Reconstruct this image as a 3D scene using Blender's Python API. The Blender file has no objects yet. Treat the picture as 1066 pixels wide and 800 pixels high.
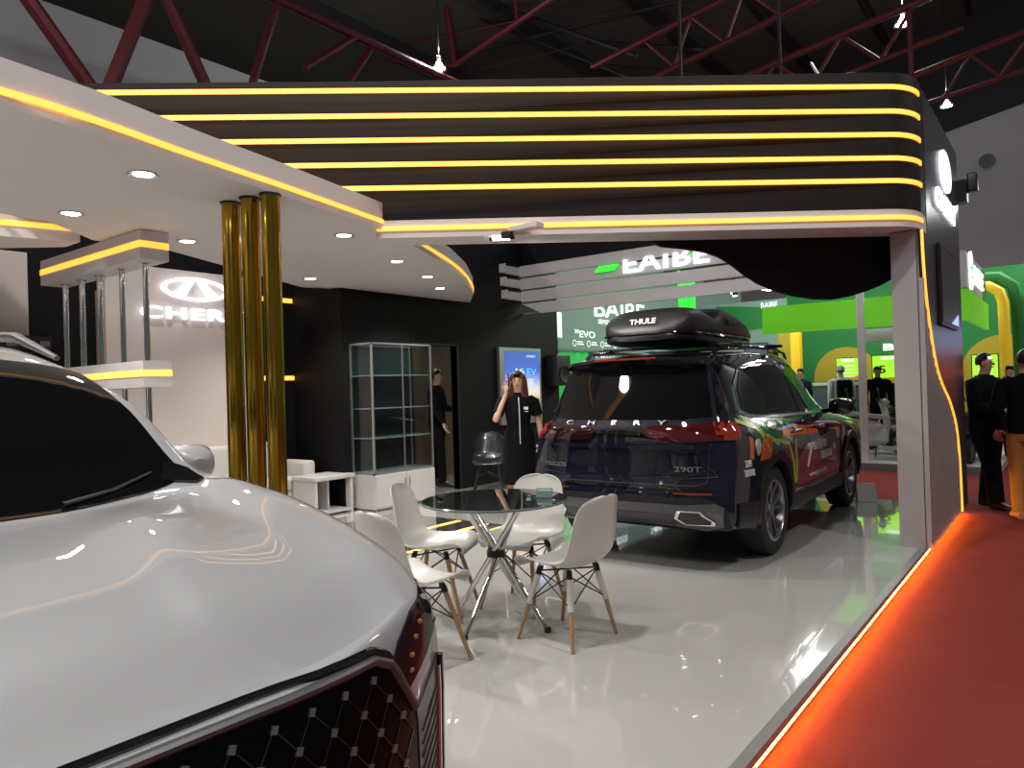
import bpy, bmesh, math, random
import numpy as np
from mathutils import Vector, Matrix
from mathutils.bvhtree import BVHTree
random.seed(7)
SC = bpy.context.scene
COL = SC.collection
PI = math.pi
V = Vector

# ------------------------------------------------------------------ camera
YAW, PITCH, ROLL = math.radians(37.5), math.atan(5/760), math.atan(0.03)
cam_data = bpy.data.cameras.new('camera'); cam = bpy.data.objects.new('camera', cam_data); COL.objects.link(cam)
cam_data.sensor_width = 36.0; cam_data.lens = 760/1066*36.0; cam_data.clip_end = 200; cam_data.clip_start = 0.05
_f = V((-math.sin(YAW)*math.cos(PITCH), math.cos(YAW)*math.cos(PITCH), math.sin(PITCH)))
_r0 = V((math.cos(YAW), math.sin(YAW), 0)); _u0 = _r0.cross(_f)
_r = _r0*math.cos(ROLL) - _u0*math.sin(ROLL); _u = _r0*math.sin(ROLL) + _u0*math.cos(ROLL)
M = Matrix(((_r.x, _u.x, -_f.x), (_r.y, _u.y, -_f.y), (_r.z, _u.z, -_f.z))).to_4x4()
M.translation = V((0, 0, 1.415)); cam.matrix_world = M
SC.camera = cam

# ------------------------------------------------------------------ world and exposure
world = bpy.data.worlds.new('world'); SC.world = world; world.use_nodes = True
world.node_tree.nodes['Background'].inputs[0].default_value = (0.80, 0.82, 0.9, 1)
world.node_tree.nodes['Background'].inputs[1].default_value = 0.11
SC.view_settings.view_transform = 'Standard'; SC.view_settings.look = 'None'
SC.view_settings.gamma = 1.0; SC.view_settings.use_curve_mapping = False
SC.view_settings.exposure = 0.0
SC.cycles.max_bounces = 8; SC.cycles.glossy_bounces = 5; SC.cycles.transmission_bounces = 6
SC.cycles.caustics_reflective = False; SC.cycles.caustics_refractive = False
SC.cycles.sample_clamp_indirect = 4.0

def area_light(name, loc, size, power, color=(1, .96, .9), direction=(0, 0, -1), size_y=None, spread=PI):
    l = bpy.data.lights.new(name, 'AREA'); l.energy = power; l.color = color; l.size = size
    if size_y: l.shape = 'RECTANGLE'; l.size_y = size_y
    l.spread = spread
    o = bpy.data.objects.new(name, l); COL.objects.link(o); o.location = loc
    o.rotation_euler = V(direction).to_track_quat('-Z', 'Y').to_euler()
    return o
def spot_light(name, loc, power, target=None, angle=110, blend=.6, color=(1, .95, .88), r=.05):
    l = bpy.data.lights.new(name, 'SPOT'); l.energy = power; l.color = color; l.spot_size = math.radians(angle); l.spot_blend = blend; l.shadow_soft_size = r
    o = bpy.data.objects.new(name, l); COL.objects.link(o); o.location = loc
    d = (V(target)-V(loc)) if target else V((0, 0, -1))
    o.rotation_euler = d.to_track_quat('-Z', 'Y').to_euler()
    return o
# the hall's own high-bay lamps (the fittings are built further down at these places)
HALL_LAMPS = [(-13.0, 14.2, 10.0), (-3.0, 19.8, 10.0), (-2.9, 26.7, 10.0), (3.5, 4.0, 9.5), (-2.5, 1.0, 9.5), (1.5, -5.0, 9.5), (-5.0, -4.0, 9.5), (5.0, 13.0, 9.5), (-11.0, 2.0, 9.5)]
LAMP_W = [600, 700, 800, 850, 1350, 900, 800, 500, 500]
for p, w in zip(HALL_LAMPS, LAMP_W):
    spot_light('high_bay_light', (p[0], p[1], p[2]-.32), w, angle=150, blend=.8, r=.22, color=(1, .97, .93))
    l_ = bpy.data.lights.new('hall_fill_light', 'POINT'); l_.energy = 260; l_.shadow_soft_size = .3; o_ = bpy.data.objects.new('hall_fill_light', l_); COL.objects.link(o_); o_.location = (p[0], p[1], p[2]+.5)  # added fill lamp above each fitting, brightens roof and hall walls
# recessed downlights of the canopy
DOWNLIGHTS = [(-4.154, 2.031), (-5.368, 2.129), (-5.69, 3.126), (-4.645, 3.878), (-6.636, 5.051), (-5.216, 5.003), (-5.688, 5.919), (-6.225, 6.696),
              (-4.30, .35), (-4.30, -1.3), (-5.7, .35), (-5.7, -1.3)]
for x, y in DOWNLIGHTS:
    spot_light('downlight_beam', (x, y, 2.665), 95, angle=130, blend=.7, r=.05)
# floodlight behind the fascia, then fill lamps added over the neighbouring booths
spot_light('floodlight_beam', (-3.573, 4.539, 2.5), 120, target=(-3.6, 7.5, 0), angle=120)
area_light('neighbour_booth_fill', (-4.0, 14.8, 4.6), 4.0, 380, color=(.95, 1, .95))
area_light('neighbour_booth_fill', (-9.6, 14.0, 4.9), 2.5, 120, color=(.95, 1, .95))
area_light('neighbour_booth_fill', (-.2, 17.5, 5), 1.5, 120, color=(.95, 1, .95))

# ------------------------------------------------------------------ helpers
def tag(o, label=None, cat=None, group=None, kind=None):
    if label: o['label'] = label
    if cat: o['category'] = cat
    if group: o['group'] = group
    if kind: o['kind'] = kind
    return o
def thing(name, label, cat, loc=(0, 0, 0), rz=0.0, group=None):
    o = bpy.data.objects.new(name, None); COL.objects.link(o); o.empty_display_size = .1
    o.location = loc; o.rotation_euler = (0, 0, rz)
    return tag(o, label, cat, group)
def finish(me, smooth=True, ang=35):
    if not smooth: return
    bm = bmesh.new(); bm.from_mesh(me)
    a = math.radians(ang)
    for f in bm.faces: f.smooth = True
    for e in bm.edges:
        if len(e.link_faces) == 2 and e.calc_face_angle(0) > a: e.smooth = False
    bm.to_mesh(me); bm.free()
def link(name, me, m=None, parent=None, smooth=True, ang=35):
    finish(me, smooth, ang)
    if m is not None:
        me.materials.clear(); me.materials.append(m)
    o = bpy.data.objects.new(name, me); COL.objects.link(o)
    if parent: o.parent = parent
    return o
class MB:
    def __init__(s): s.v = []; s.f = []
    def add(s, vs, fs):
        n = len(s.v); s.v += [tuple(p) for p in vs]; s.f += [tuple(i+n for i in f) for f in fs]; return s
    def box(s, lo, hi, rz=0, c=None):
        x0, y0, z0 = lo; x1, y1, z1 = hi
        vs = [V((x, y, z)) for z in (z0, z1) for x, y in ((x0, y0), (x1, y0), (x1, y1), (x0, y1))]
        if rz:
            c = V(c or ((x0+x1)/2, (y0+y1)/2, 0)); R = Matrix.Rotation(rz, 3, 'Z'); vs = [R@(p-c)+c for p in vs]
        return s.add(vs, [(3, 2, 1, 0), (4, 5, 6, 7), (0, 1, 5, 4), (1, 2, 6, 5), (2, 3, 7, 6), (3, 0, 4, 7)])
    def rbox(s, lo, hi, r=.02, n=3):   # box with rounded edges
        bm = bmesh.new(); bmesh.ops.create_cube(bm, size=1)
        c = (V(lo)+V(hi))/2; d = V(hi)-V(lo)
        for v in bm.verts: v.co = V((v.co.x*d.x, v.co.y*d.y, v.co.z*d.z))+c
        bmesh.ops.bevel(bm, geom=bm.edges[:], offset=min(r, min(d)/2.05), segments=n, profile=.5, affect='EDGES')
        return s.bm(bm)
    def bm(s, bm):
        bm.verts.ensure_lookup_table(); bm.verts.index_update()
        s.add([v.co for v in bm.verts], [[v.index for v in f.verts] for f in bm.faces]); bm.free(); return s
    def tube(s, pts, r, n=10, cap=True, closed=False):
        pts = [V(p) for p in pts]; k = len(pts); rs = r if isinstance(r, (list, tuple)) else [r]*k
        ring = []; ref = None
        for i, p in enumerate(pts):
            if closed: t = (pts[(i+1) % k]-pts[i-1]).normalized()
            else: t = (pts[min(i+1, k-1)]-pts[max(i-1, 0)]).normalized()
            if ref is None: ref = t.orthogonal().normalized()
            else: ref = (ref-t*ref.dot(t)).normalized()
            b = t.cross(ref)
            ring.append([p+(ref*math.cos(2*PI*j/n)+b*math.sin(2*PI*j/n))*rs[i] for j in range(n)])
        vs = [q for r_ in ring for q in r_]; fs = []
        for i in range(k if closed else k-1):
            a = i*n; b2 = ((i+1) % k)*n
            for j in range(n): fs.append((a+j, a+(j+1) % n, b2+(j+1) % n, b2+j))
        if cap and not closed: fs += [tuple(range(n-1, -1, -1)), tuple((k-1)*n+j for j in range(n))]
        return s.add(vs, fs)
    def lathe(s, prof, c=(0, 0, 0), n=24, axis='Z', closed=False):
        c = V(c); vs = []; fs = []; k = len(prof)
        for r, h in prof:
            for j in range(n):
                a = 2*PI*j/n; x, y = r*math.cos(a), r*math.sin(a)
                vs.append(c+(V((x, y, h)) if axis == 'Z' else V((x, h, y)) if axis == 'Y' else V((h, x, y))))
        for i in range(k if closed else k-1):
            for j in range(n):
                q = (i*n+j, i*n+(j+1) % n, ((i+1) % k)*n+(j+1) % n, ((i+1) % k)*n+j)
                fs.append(q if axis != 'Y' else q[::-1])
        if not closed:
            a = tuple(range(n)); b = tuple((k-1)*n+j for j in range(n))
            if axis == 'Y': fs += [a, b[::-1]]
            else: fs += [a[::-1], b]
        return s.add(vs, fs)
    def prism(s, poly, h0, h1, O=(0, 0, 0), U=(1, 0, 0), W=(0, 1, 0)):
        O, U, W = V(O), V(U), V(W); N = U.cross(W); n = len(poly)
        vs = [O+U*a+W*b+N*h0 for a, b in poly]+[O+U*a+W*b+N*h1 for a, b in poly]
        return s.add(vs, [tuple(range(n-1, -1, -1)), tuple(range(n, 2*n))]+[(i, (i+1) % n, (i+1) % n+n, i+n) for i in range(n)])
    def ribbon(s, path, h0, h1, t=.01, closed=False, normal_out=1):   # vertical band along a plan path
        k = len(path); P2 = [V((p[0], p[1])) for p in path]; z = [p[2] if len(p) > 2 else 0 for p in path]; off = []
        for i in range(k):
            d = (P2[min(i+1, k-1)]-P2[max(i-1, 0)]).normalized(); off.append(V((d.y, -d.x))*t*normal_out)
        vs = []
        for i in range(k):
            p, q = P2[i], P2[i]+off[i]
            vs += [(p.x, p.y, h0+z[i]), (q.x, q.y, h0+z[i]), (q.x, q.y, h1+z[i]), (p.x, p.y, h1+z[i])]
        fs = []
        for i in range(k-1):
            a, b = 4*i, 4*i+4
            for j in range(4): fs.append((a+j, b+j, b+(j+1) % 4, a+(j+1) % 4))
        fs += [(3, 2, 1, 0), tuple(4*(k-1)+j for j in range(4))]
        return s.add(vs, fs)
    def ell(s, c, r, n=16, m=10):
        c = V(c); rx, ry, rz = r if isinstance(r, (tuple, list)) else (r, r, r)
        vs = [c+V((0, 0, rz))]+[c+V((rx*math.sin(PI*i/m)*math.cos(2*PI*j/n), ry*math.sin(PI*i/m)*math.sin(2*PI*j/n), rz*math.cos(PI*i/m))) for i in range(1, m) for j in range(n)]+[c-V((0, 0, rz))]
        fs = [(0, 1+j, 1+(j+1) % n) for j in range(n)]
        for i in range(m-2):
            for j in range(n): fs.append((1+i*n+j, 1+(i+1)*n+j, 1+(i+1)*n+(j+1) % n, 1+i*n+(j+1) % n))
        L = len(vs)-1; b = 1+(m-2)*n
        fs += [(L, b+(j+1) % n, b+j) for j in range(n)]
        return s.add(vs, fs)
    def build(s, name, m=None, parent=None, smooth=True, ang=35, flip=False):
        me = bpy.data.meshes.new(name); me.from_pydata(s.v, [], s.f); me.validate()
        bm = bmesh.new(); bm.from_mesh(me); bmesh.ops.recalc_face_normals(bm, faces=bm.faces); bm.to_mesh(me); bm.free()
        return link(name, me, m, parent, smooth, ang)
def children(o): return [c for c in bpy.data.objects if c.parent == o]
def dup(o, loc=None, rz=None, label=None, parent=None):
    c = o.copy(); COL.objects.link(c); c.parent = parent
    for ch in children(o): dup(ch, parent=c)
    if loc is not None: c.location = loc
    if rz is not None: c.rotation_euler = (c.rotation_euler[0], c.rotation_euler[1], rz)
    if label: c['label'] = label
    return c
def baked(obj):   # mesh with its modifiers applied; removes the source object
    dg = bpy.context.evaluated_depsgraph_get(); dg.update()
    me = bpy.data.meshes.new_from_object(obj.evaluated_get(dg)); bpy.data.objects.remove(obj, do_unlink=True); return me

# ------------------------------------------------------------------ materials
def mat(name, col, rough=.5, metal=0., coat=0., emit=None, strength=0., spec=.5, bump=0., bscale=40., var=0., vscale=8., coat_rough=.03, col2=None):
    m = bpy.data.materials.new(name); m.use_nodes = True; nt = m.node_tree; b = nt.nodes['Principled BSDF']
    b.inputs['Base Color'].default_value = (*col, 1); b.inputs['Roughness'].default_value = rough; b.inputs['Metallic'].default_value = metal
    b.inputs['Specular IOR Level'].default_value = spec
    b.inputs['Coat Weight'].default_value = coat; b.inputs['Coat Roughness'].default_value = coat_rough
    if emit: b.inputs['Emission Color'].default_value = (*emit, 1); b.inputs['Emission Strength'].default_value = strength
    if bump or var:
        tc = nt.nodes.new('ShaderNodeTexCoord'); nz = nt.nodes.new('ShaderNodeTexNoise'); nz.inputs['Detail'].default_value = 4
        nt.links.new(tc.outputs['Object'], nz.inputs['Vector'])
        if bump:
            nz.inputs['Scale'].default_value = bscale
            bp = nt.nodes.new('ShaderNodeBump'); bp.inputs['Strength'].default_value = bump; bp.inputs['Distance'].default_value = .01
            nt.links.new(nz.outputs['Fac'], bp.inputs['Height']); nt.links.new(bp.outputs['Normal'], b.inputs['Normal'])
        if var:
            n2 = nt.nodes.new('ShaderNodeTexNoise'); n2.inputs['Scale'].default_value = vscale; n2.inputs['Detail'].default_value = 5
            nt.links.new(tc.outputs['Object'], n2.inputs['Vector'])
            mx = nt.nodes.new('ShaderNodeMix'); mx.data_type = 'RGBA'
            c2 = col2 or tuple(max(0, c*(1-var)) for c in col)
            mx.inputs[6].default_value = (*col, 1); mx.inputs[7].default_value = (*c2, 1)
            nt.links.new(n2.outputs['Fac'], mx.inputs[0]); nt.links.new(mx.outputs[2], b.inputs['Base Color'])
    return m
def glass(name, col=(.85, .9, .9), mixv=.12, rough=.0):
    m = bpy.data.materials.new(name); m.use_nodes = True; nt = m.node_tree; nt.nodes.clear()
    o = nt.nodes.new('ShaderNodeOutputMaterial'); t = nt.nodes.new('ShaderNodeBsdfTransparent'); t.inputs[0].default_value = (*col, 1)
    g = nt.nodes.new('ShaderNodeBsdfGlossy'); g.inputs['Roughness'].default_value = rough
    lw = nt.nodes.new('ShaderNodeLayerWeight'); lw.inputs[0].default_value = .5
    pw = nt.nodes.new('ShaderNodeMath'); pw.operation = 'POWER'; pw.inputs[1].default_value = 4.0
    mp = nt.nodes.new('ShaderNodeMath'); mp.operation = 'ADD'; mp.inputs[1].default_value = mixv; mp.use_clamp = True
    mx = nt.nodes.new('ShaderNodeMixShader')
    nt.links.new(lw.outputs['Facing'], pw.inputs[0]); nt.links.new(pw.outputs[0], mp.inputs[0]); nt.links.new(mp.outputs[0], mx.inputs[0])
    nt.links.new(t.outputs[0], mx.inputs[1]); nt.links.new(g.outputs[0], mx.inputs[2]); nt.links.new(mx.outputs[0], o.inputs[0])
    return m
LED = (1.0, .42, .035)
M_ = dict(
 led=mat('warm_led', (1, .6, .2), emit=LED, strength=1.5),
 led_floor=mat('orange_led_rope', (1, .5, .2), emit=(1, .38, .035), strength=85),
 white_sign=mat('white_lit_letters', (1, 1, 1), emit=(.86, .90, 1), strength=1.25),
 lamp=mat('lamp_diffuser', (1, 1, 1), emit=(1, .97, .92), strength=25),
 floor=mat('glossy_white_stage_floor', (.50, .49, .465), rough=.10, coat=1., coat_rough=.02, var=.08, vscale=1.2),
 floor_dark=mat('dark_glossy_floor', (.06, .06, .062), rough=.08, coat=1.),
 trim_alu=mat('grey_floor_trim', (.20, .20, .19), rough=.45),
 carpet=mat('red_carpet', (.22, .040, .036), rough=.95, bump=.6, bscale=250, var=.3, vscale=3, spec=.1),
 canopy=mat('white_painted_canopy', (.74, .70, .69), rough=.6, var=.05, vscale=2),
 white_panel=mat('white_laminate_panel', (.60, .58, .58), rough=.35), pillar_panel=mat('grey_white_pillar_laminate', (.36, .33, .33), rough=.4),
 black_wall=mat('matt_black_paint', (.006, .0055, .006), rough=.6, var=.2, spec=.2),
 brown_black=mat('brown_black_fascia_board', (.013, .009, .007), rough=.5, spec=.3),
 tower_dark=mat('dark_grey_laminate', (.05, .05, .058), rough=.3),
 wall_white=mat('warm_white_wall', (.66, .58, .54), rough=.6),
 gold=mat('brushed_gold', (.52, .33, .035), rough=.18, metal=1., var=.25, vscale=3),
 chrome=mat('chrome', (.75, .75, .76), rough=.06, metal=1.),
 steel=mat('satin_steel', (.55, .55, .56), rough=.22, metal=1.),
 alu=mat('aluminium_profile', (.55, .56, .57), rough=.35, metal=.9),
 white_plastic=mat('white_plastic_shell', (.60, .58, .54), rough=.28),
 sleeve=mat('clear_wrap_sleeve', (.55, .52, .48), rough=.2),
 wood=mat('beech_wood', (.40, .22, .10), rough=.5, var=.35, vscale=30),
 black_metal=mat('black_metal', (.012, .012, .012), rough=.4, metal=.3),
 black_plastic=mat('black_plastic', (.012, .012, .013), rough=.38),
 rubber=mat('tyre_rubber', (.014, .014, .014), rough=.8),
 glass=glass('clear_glass', (.88, .93, .92), .03),
 table_glass=glass('table_glass', (.45, .5, .5), .08),
 glass_edge=mat('glass_edge', (.10, .16, .15), rough=.1),
 hall_wall=mat('hall_wall_grey', (.52, .52, .53), rough=.9, var=.15, vscale=.4),
 hall_roof=mat('hall_roof_sheet', (.06, .058, .046), rough=.95, var=.5, vscale=.6),
 truss=mat('dark_red_steel', (.12, .012, .018), rough=.5),
 truss_dark=mat('black_steel', (.012, .01, .01), rough=.6),
 paint_white=mat('white_car_paint', (.34, .345, .355), rough=.5, coat=1., coat_rough=.01, var=.0),
 paint_blue=mat('dark_blue_car_paint', (.003, .0038, .012), rough=.5, coat=1., coat_rough=.01, spec=.08),
 car_glass=mat('tinted_car_glass', (.004, .004, .004), rough=.02, spec=.3),
 cladding=mat('car_cladding_plastic', (.009, .009, .010), rough=.5, spec=.3),
 gloss_black=mat('gloss_black', (.006, .006, .006), rough=.05, coat=1.), grille_black=mat('grille_black', (.0025, .0025, .0027), rough=.3, spec=.08),
 silver_trim=mat('silver_trim', (.30, .30, .31), rough=.3, metal=.8),
 dark_silver=mat('dark_silver_trim', (.11, .11, .11), rough=.35, metal=.5),
 red_lens=mat('red_lens', (.05, .004, .005), rough=.05, coat=1.), red_dark=mat('dark_red_lens', (.012, .003, .004), rough=.05, coat=1.),  # left tail light gets a darker red lens than the right
 red_lens_lit=mat('orange_red_lens', (.20, .022, .01), rough=.1, coat=1.),
 headlamp=mat('dark_headlamp_lens', (.008, .008, .010), rough=.08, spec=.35),
 amber=mat('amber_reflector', (.4, .13, .02), rough=.15, coat=1.),
 skin=mat('skin', (.50, .29, .20), rough=.55), hair=mat('dark_hair', (.018, .010, .008), rough=.45),
 hair_red=mat('reddish_brown_hair', (.07, .022, .014), rough=.45),
 cloth_black=mat('black_cloth', (.006, .006, .007), rough=.95, spec=.1), cloth_navy=mat('navy_cloth', (.012, .014, .03), rough=.85, spec=.1),
 khaki=mat('khaki_cloth', (.32, .19, .06), rough=.9), cloth_white=mat('white_cloth', (.6, .6, .6), rough=.9), cloth_grey=mat('grey_cloth', (.15, .15, .16), rough=.9),
 lip=mat('lips', (.35, .05, .05), rough=.5), eye=mat('eye', (.02, .015, .01), rough=.2),
 green_fabric=mat('lime_fabric_glow', (.10, .36, .01), emit=(.14, .60, .01), strength=.45),  # glow set in the band's colour in place of booth lighting
 green_wall=mat('green_wall', (.006, .15, .025), rough=.7),
 green_deep=mat('deep_green_wall', (.008, .10, .035), rough=.7),
 lime_screen=mat('lit_lime_poster', (.3, .8, .05), emit=(.42, .95, .03), strength=1.0),
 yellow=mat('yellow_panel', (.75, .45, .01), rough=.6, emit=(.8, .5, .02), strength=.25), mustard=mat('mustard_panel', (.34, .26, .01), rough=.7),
 banner=mat('sage_banner_glow', (.10, .16, .13), emit=(.13, .21, .165), strength=.5),  # glow put into the banner colour
 banner_text=mat('banner_white_print', (.7, .8, .75), emit=(.6, .75, .68), strength=.9),
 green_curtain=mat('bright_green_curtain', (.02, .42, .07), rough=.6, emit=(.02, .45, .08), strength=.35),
 green_neon=mat('green_neon', (.05, .8, .05), emit=(.03, .9, .04), strength=1.2),
 slate=mat('slate_panel', (.08, .10, .13), rough=.5),
 board_grey=mat('grey_louvre_board', (.55, .52, .52), rough=.6),
 tan=mat('tan_panel', (.40, .25, .16), rough=.7), brown_room=mat('brown_store_wall', (.16, .11, .07), rough=.8),
 scooter_grey=mat('pearl_grey_scooter_paint', (.42, .40, .41), rough=.2, coat=.8), scooter_dark=mat('dark_scooter_paint', (.02, .022, .025), rough=.25, coat=.8),
 scooter_white=mat('white_scooter_paint', (.6, .6, .6), rough=.2, coat=.8),
 leather=mat('white_leather', (.60, .58, .54), rough=.45), orange_screen=mat('orange_screen', (.6, .08, .02), emit=(.75, .12, .03), strength=.7),
 blue_screen=mat('pale_blue_screen', (.4, .5, .8), emit=(.45, .55, .95), strength=.9),
 print_white=mat('white_print', (.7, .7, .7), rough=.4), print_maroon=mat('maroon_film', (.075, .008, .014), rough=.15, coat=1.),
 print_green=mat('green_film', (.01, .16, .03), rough=.15, coat=1.), print_yellow=mat('lime_yellow_film', (.45, .55, .08), rough=.15, coat=1.),
 print_orange=mat('orange_film', (.50, .10, .02), rough=.15, coat=1.), print_teal=mat('teal_film', (.02, .10, .09), rough=.15, coat=1.),
 print_cream=mat('cream_film', (.50, .52, .42), rough=.2, coat=1.), cyan_print=mat('cyan_print', (.1, .5, .9), emit=(.1, .45, .95), strength=1.0),
 led_white=mat('cool_white_led', (1, 1, 1), emit=(.8, .88, 1), strength=6),
 roofbox=mat('black_roof_box_plastic', (.018, .017, .017), rough=.42, bump=.15, bscale=300),
)

def text_mesh(s, size=1., extrude=0., bold=0., align='CENTER', spacing=1.0):
    cu = bpy.data.curves.new('text', 'FONT'); cu.body = s; cu.size = size; cu.extrude = extrude; cu.offset = bold; cu.align_x = align; cu.align_y = 'CENTER'; cu.space_character = spacing
    cu.resolution_u = 3
    o = bpy.data.objects.new('text', cu); COL.objects.link(o); me = baked(o); bpy.data.curves.remove(cu); return me
def place_mesh(mb, me, O, U, W, sx=1., sy=1.):
    O, U, W = V(O), V(U), V(W); N = U.cross(W)
    mb.add([O+U*v.co.x*sx+W*v.co.y*sy+N*v.co.z for v in me.vertices], [tuple(p.vertices) for p in me.polygons]); return mb
def fit_text(s, w, h, extrude=.0, bold=0., spacing=1.0):   # text scaled to w x h metres
    me = text_mesh(s, 1., 0., bold, spacing=spacing)
    xs = [v.co.x for v in me.vertices]; ys = [v.co.y for v in me.vertices]
    cx, cy = (max(xs)+min(xs))/2, (max(ys)+min(ys))/2
    sx, sy = w/(max(xs)-min(xs)), h/(max(ys)-min(ys))
    bm = bmesh.new(); bm.from_mesh(me)
    for v in bm.verts: v.co = V(((v.co.x-cx)*sx, (v.co.y-cy)*sy, 0))
    if extrude:
        r = bmesh.ops.extrude_face_region(bm, geom=bm.faces[:]); 
        for g in r['geom']:
            if isinstance(g, bmesh.types.BMVert): g.co.z += extrude
    bm.to_mesh(me); bm.free(); return me
def ring_poly(rx, ry, n=48): return [(rx*math.cos(2*PI*i/n), ry*math.sin(2*PI*i/n)) for i in range(n)]
def logo(mb, O, U, W, w, h, ex=.03):   # oval ring with an A shape inside
    O, U, W = V(O), V(U), V(W); N = U.cross(W); n = 56
    a, b = w/2, h/2; ia, ib = a*.86, b*.76
    vs = []
    for k, z in ((0, 0), (1, ex)):
        for ra, rb in ((a, b), (ia, ib)):
            vs += [O+U*ra*math.cos(2*PI*i/n)+W*rb*math.sin(2*PI*i/n)+N*z for i in range(n)]
    fs = []
    for i in range(n):
        j = (i+1) % n
        fs += [(2*n+i, 2*n+j, 3*n+j, 3*n+i), (i, j, 2*n+j, 2*n+i), (n+j, n+i, 3*n+i, 3*n+j), (j, i, n+i, n+j)]
    mb.add(vs, fs)
    for sgn in (-1, 1):
        mb.prism([(sgn*.02*w, ib*1.02), (sgn*.12*w, ib*.92), (sgn*.33*w, -ib*.62), (sgn*.17*w, -ib*.9)][::sgn], 0, ex, O, U, W)
    return mb
# ================================================================== setting
def struct(name, mb, m, **k):
    o = mb.build(name, m, **k); o['kind'] = 'structure'; return o
struct('floor', MB().box((-26, -14, -.30), (22, 36, -.10)), M_['carpet'], smooth=False)                      # hall carpet
struct('floor', MB().prism([(-1.04, -6), (-1.04, 9.35), (-9.2, 9.35), (-9.2, -6)][::-1], -.10, 0), M_['floor'], smooth=False)   # raised glossy stage
struct('floor', MB().prism([(-4.62, 4.2), (-4.62, 5.95), (-6.35, 5.95), (-6.35, 5.0), (-7.0, 4.0), (-7.0, 2.4), (-5.2, 2.4), (-4.9, 3.3)][::-1], 0, .004), M_['floor_dark'], smooth=False)
inl = MB()
for x, y0, y1 in ((-4.66, 4.5, 5.9), (-4.92, 4.7, 5.9), (-5.30, 4.9, 5.9)): inl.box((x-.03, y0, .004), (x+.03, y1, .008))
tag(inl.build('floor_light_inlay', M_['led'], smooth=False), kind='structure')
struct('trim_1', MB().box((-1.04, -6, -.035), (-.99, 9.35, .002)), M_['trim_alu'], smooth=False)
struct('trim_2', MB().box((-1.02, -6, -.10), (-1.012, 9.35, -.035)), M_['carpet'], smooth=False)
tag(MB().box((-1.010, -6, -.062), (-1.000, 9.35, -.046)).build('platform_light_rope', M_['led_floor'], smooth=False),
    'glowing orange light rope under the white stage edge along the red carpet', 'light strip')

# hall shell
gy = lambda x: 12.3+.19*x
struct('wall_far', MB().prism([(-26, -.3), (22, -.3), (22, gy(22)), (-3.9, gy(-3.9)), (-26, 7.5)], 0, .3, (0, 35.6, 0), (1, 0, 0), (0, 0, 1)), M_['hall_wall'], smooth=False)
struct('dark_gap_board', MB().box((-26, 35.95, 6), (22, 36.0, 20)), M_['truss_dark'], smooth=False)  # added dark board closing the bright gap above the far wall
struct('wall_west', MB().box((-19.4, -14, -.3), (-19, 35.6, 10.9)), M_['hall_wall'], smooth=False)
struct('ceiling', MB().prism([(-26, 10.8), (-12, 15.5), (22, 19), (22, 19.3), (-12, 15.8), (-26, 11.1)], -36, 14, (0, 0, 0), (1, 0, 0), (0, 0, 1)), M_['hall_roof'], smooth=False)
rb = MB()
for x in np.arange(-18, 8, 3.0):
    z = 10.8+(x+26)*4.7/14 if x < -12 else 15.5+(x+12)*3.5/34
    rb.box((x, 2, z-.45), (x+.15, 35, z-.1))
struct('trim_3', rb, M_['truss_dark'], smooth=False)
v = thing('wall_vent', 'round black vent high on the plain grey hall wall', 'vent', (-2.49, 35.25, 10.03))
MB().lathe([(.10, -.02), (.36, -.03), (.36, .02), (.30, .03), (.10, .03)], axis='Y').build('rim', M_['hall_wall'], v)
MB().lathe([(0.01, -.05), (.30, -.05), (.30, .05), (.01, .05)], axis='Y').build('cover', M_['black_plastic'], v)

# trusses
def truss(label, members, name='roof_truss', m='truss', group=None):
    t = thing(name, label, 'roof truss', tuple(members[0][0]), group=group)
    o = V(members[0][0])
    for i, (a, b, r) in enumerate(members): MB().tube([V(a)-o, V(b)-o], r, 8).build('tube', M_[m], t)
X = -13.0
truss('large dark red tubular roof truss above the white canopy', [
    ((X, 3.2, 9.73), (X, 15.5, 9.73), .11), ((X, 4.617, 7.834), (X, 5.6, 6.6), .125), ((X, 3.2, 9.73), (X, 4.617, 7.834), .125), ((X, 6.9, 9.73), (X, 5.75, 6.6), .13),
    ((X, 6.55, 9.4), (X, 7.85, 6.9), .115), ((X, 9.29, 9.73), (X, 8.45, 7.3), .085), ((X, 3.2, 6.6), (X, 8.6, 6.6), .12),
    ((X, 11.4, 9.73), (X, 9.9, 8.5), .09), ((X, 11.9, 9.70), (X, 11.0, 8.4), .08)])
Y = 18.0
truss('dark red truss with a thin tie behind the small bright lamp', [
    ((-15.8, Y, 12.1), (-11.0, Y, 13.1), .09), ((-15.8, Y, 12.1), (-16.2, Y, 15), .09), ((-13.2, Y, 12.7), (-13.3, Y, 14.5), .06), ((-19.5, Y, 14.4), (-16.2, Y, 15), .07),
    ((-19.4, Y, 13.4), (-15.8, Y, 12.1), .08), ((-19.3, Y, 13.7), (-13.2, Y, 12.7), .025)])
truss('dark red lattice truss sloping over the lit fascia, upper of two', [
    ((-10.6, Y, 10.5), (-5.2, Y, 11.3), .09), ((-9.6, Y, 9.5), (-3.6, Y, 10.5), .09), ((-9.0, Y, 10.8), (-8.1, Y, 9.8), .05), ((-8.1, Y, 9.8), (-7.6, Y, 10.95), .05),
    ((-7.6, Y, 10.95), (-6.7, Y, 10.0), .05), ((-6.7, Y, 10.0), (-6.2, Y, 11.15), .05), ((-6.2, Y, 11.15), (-5.3, Y, 10.2), .05)])
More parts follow.
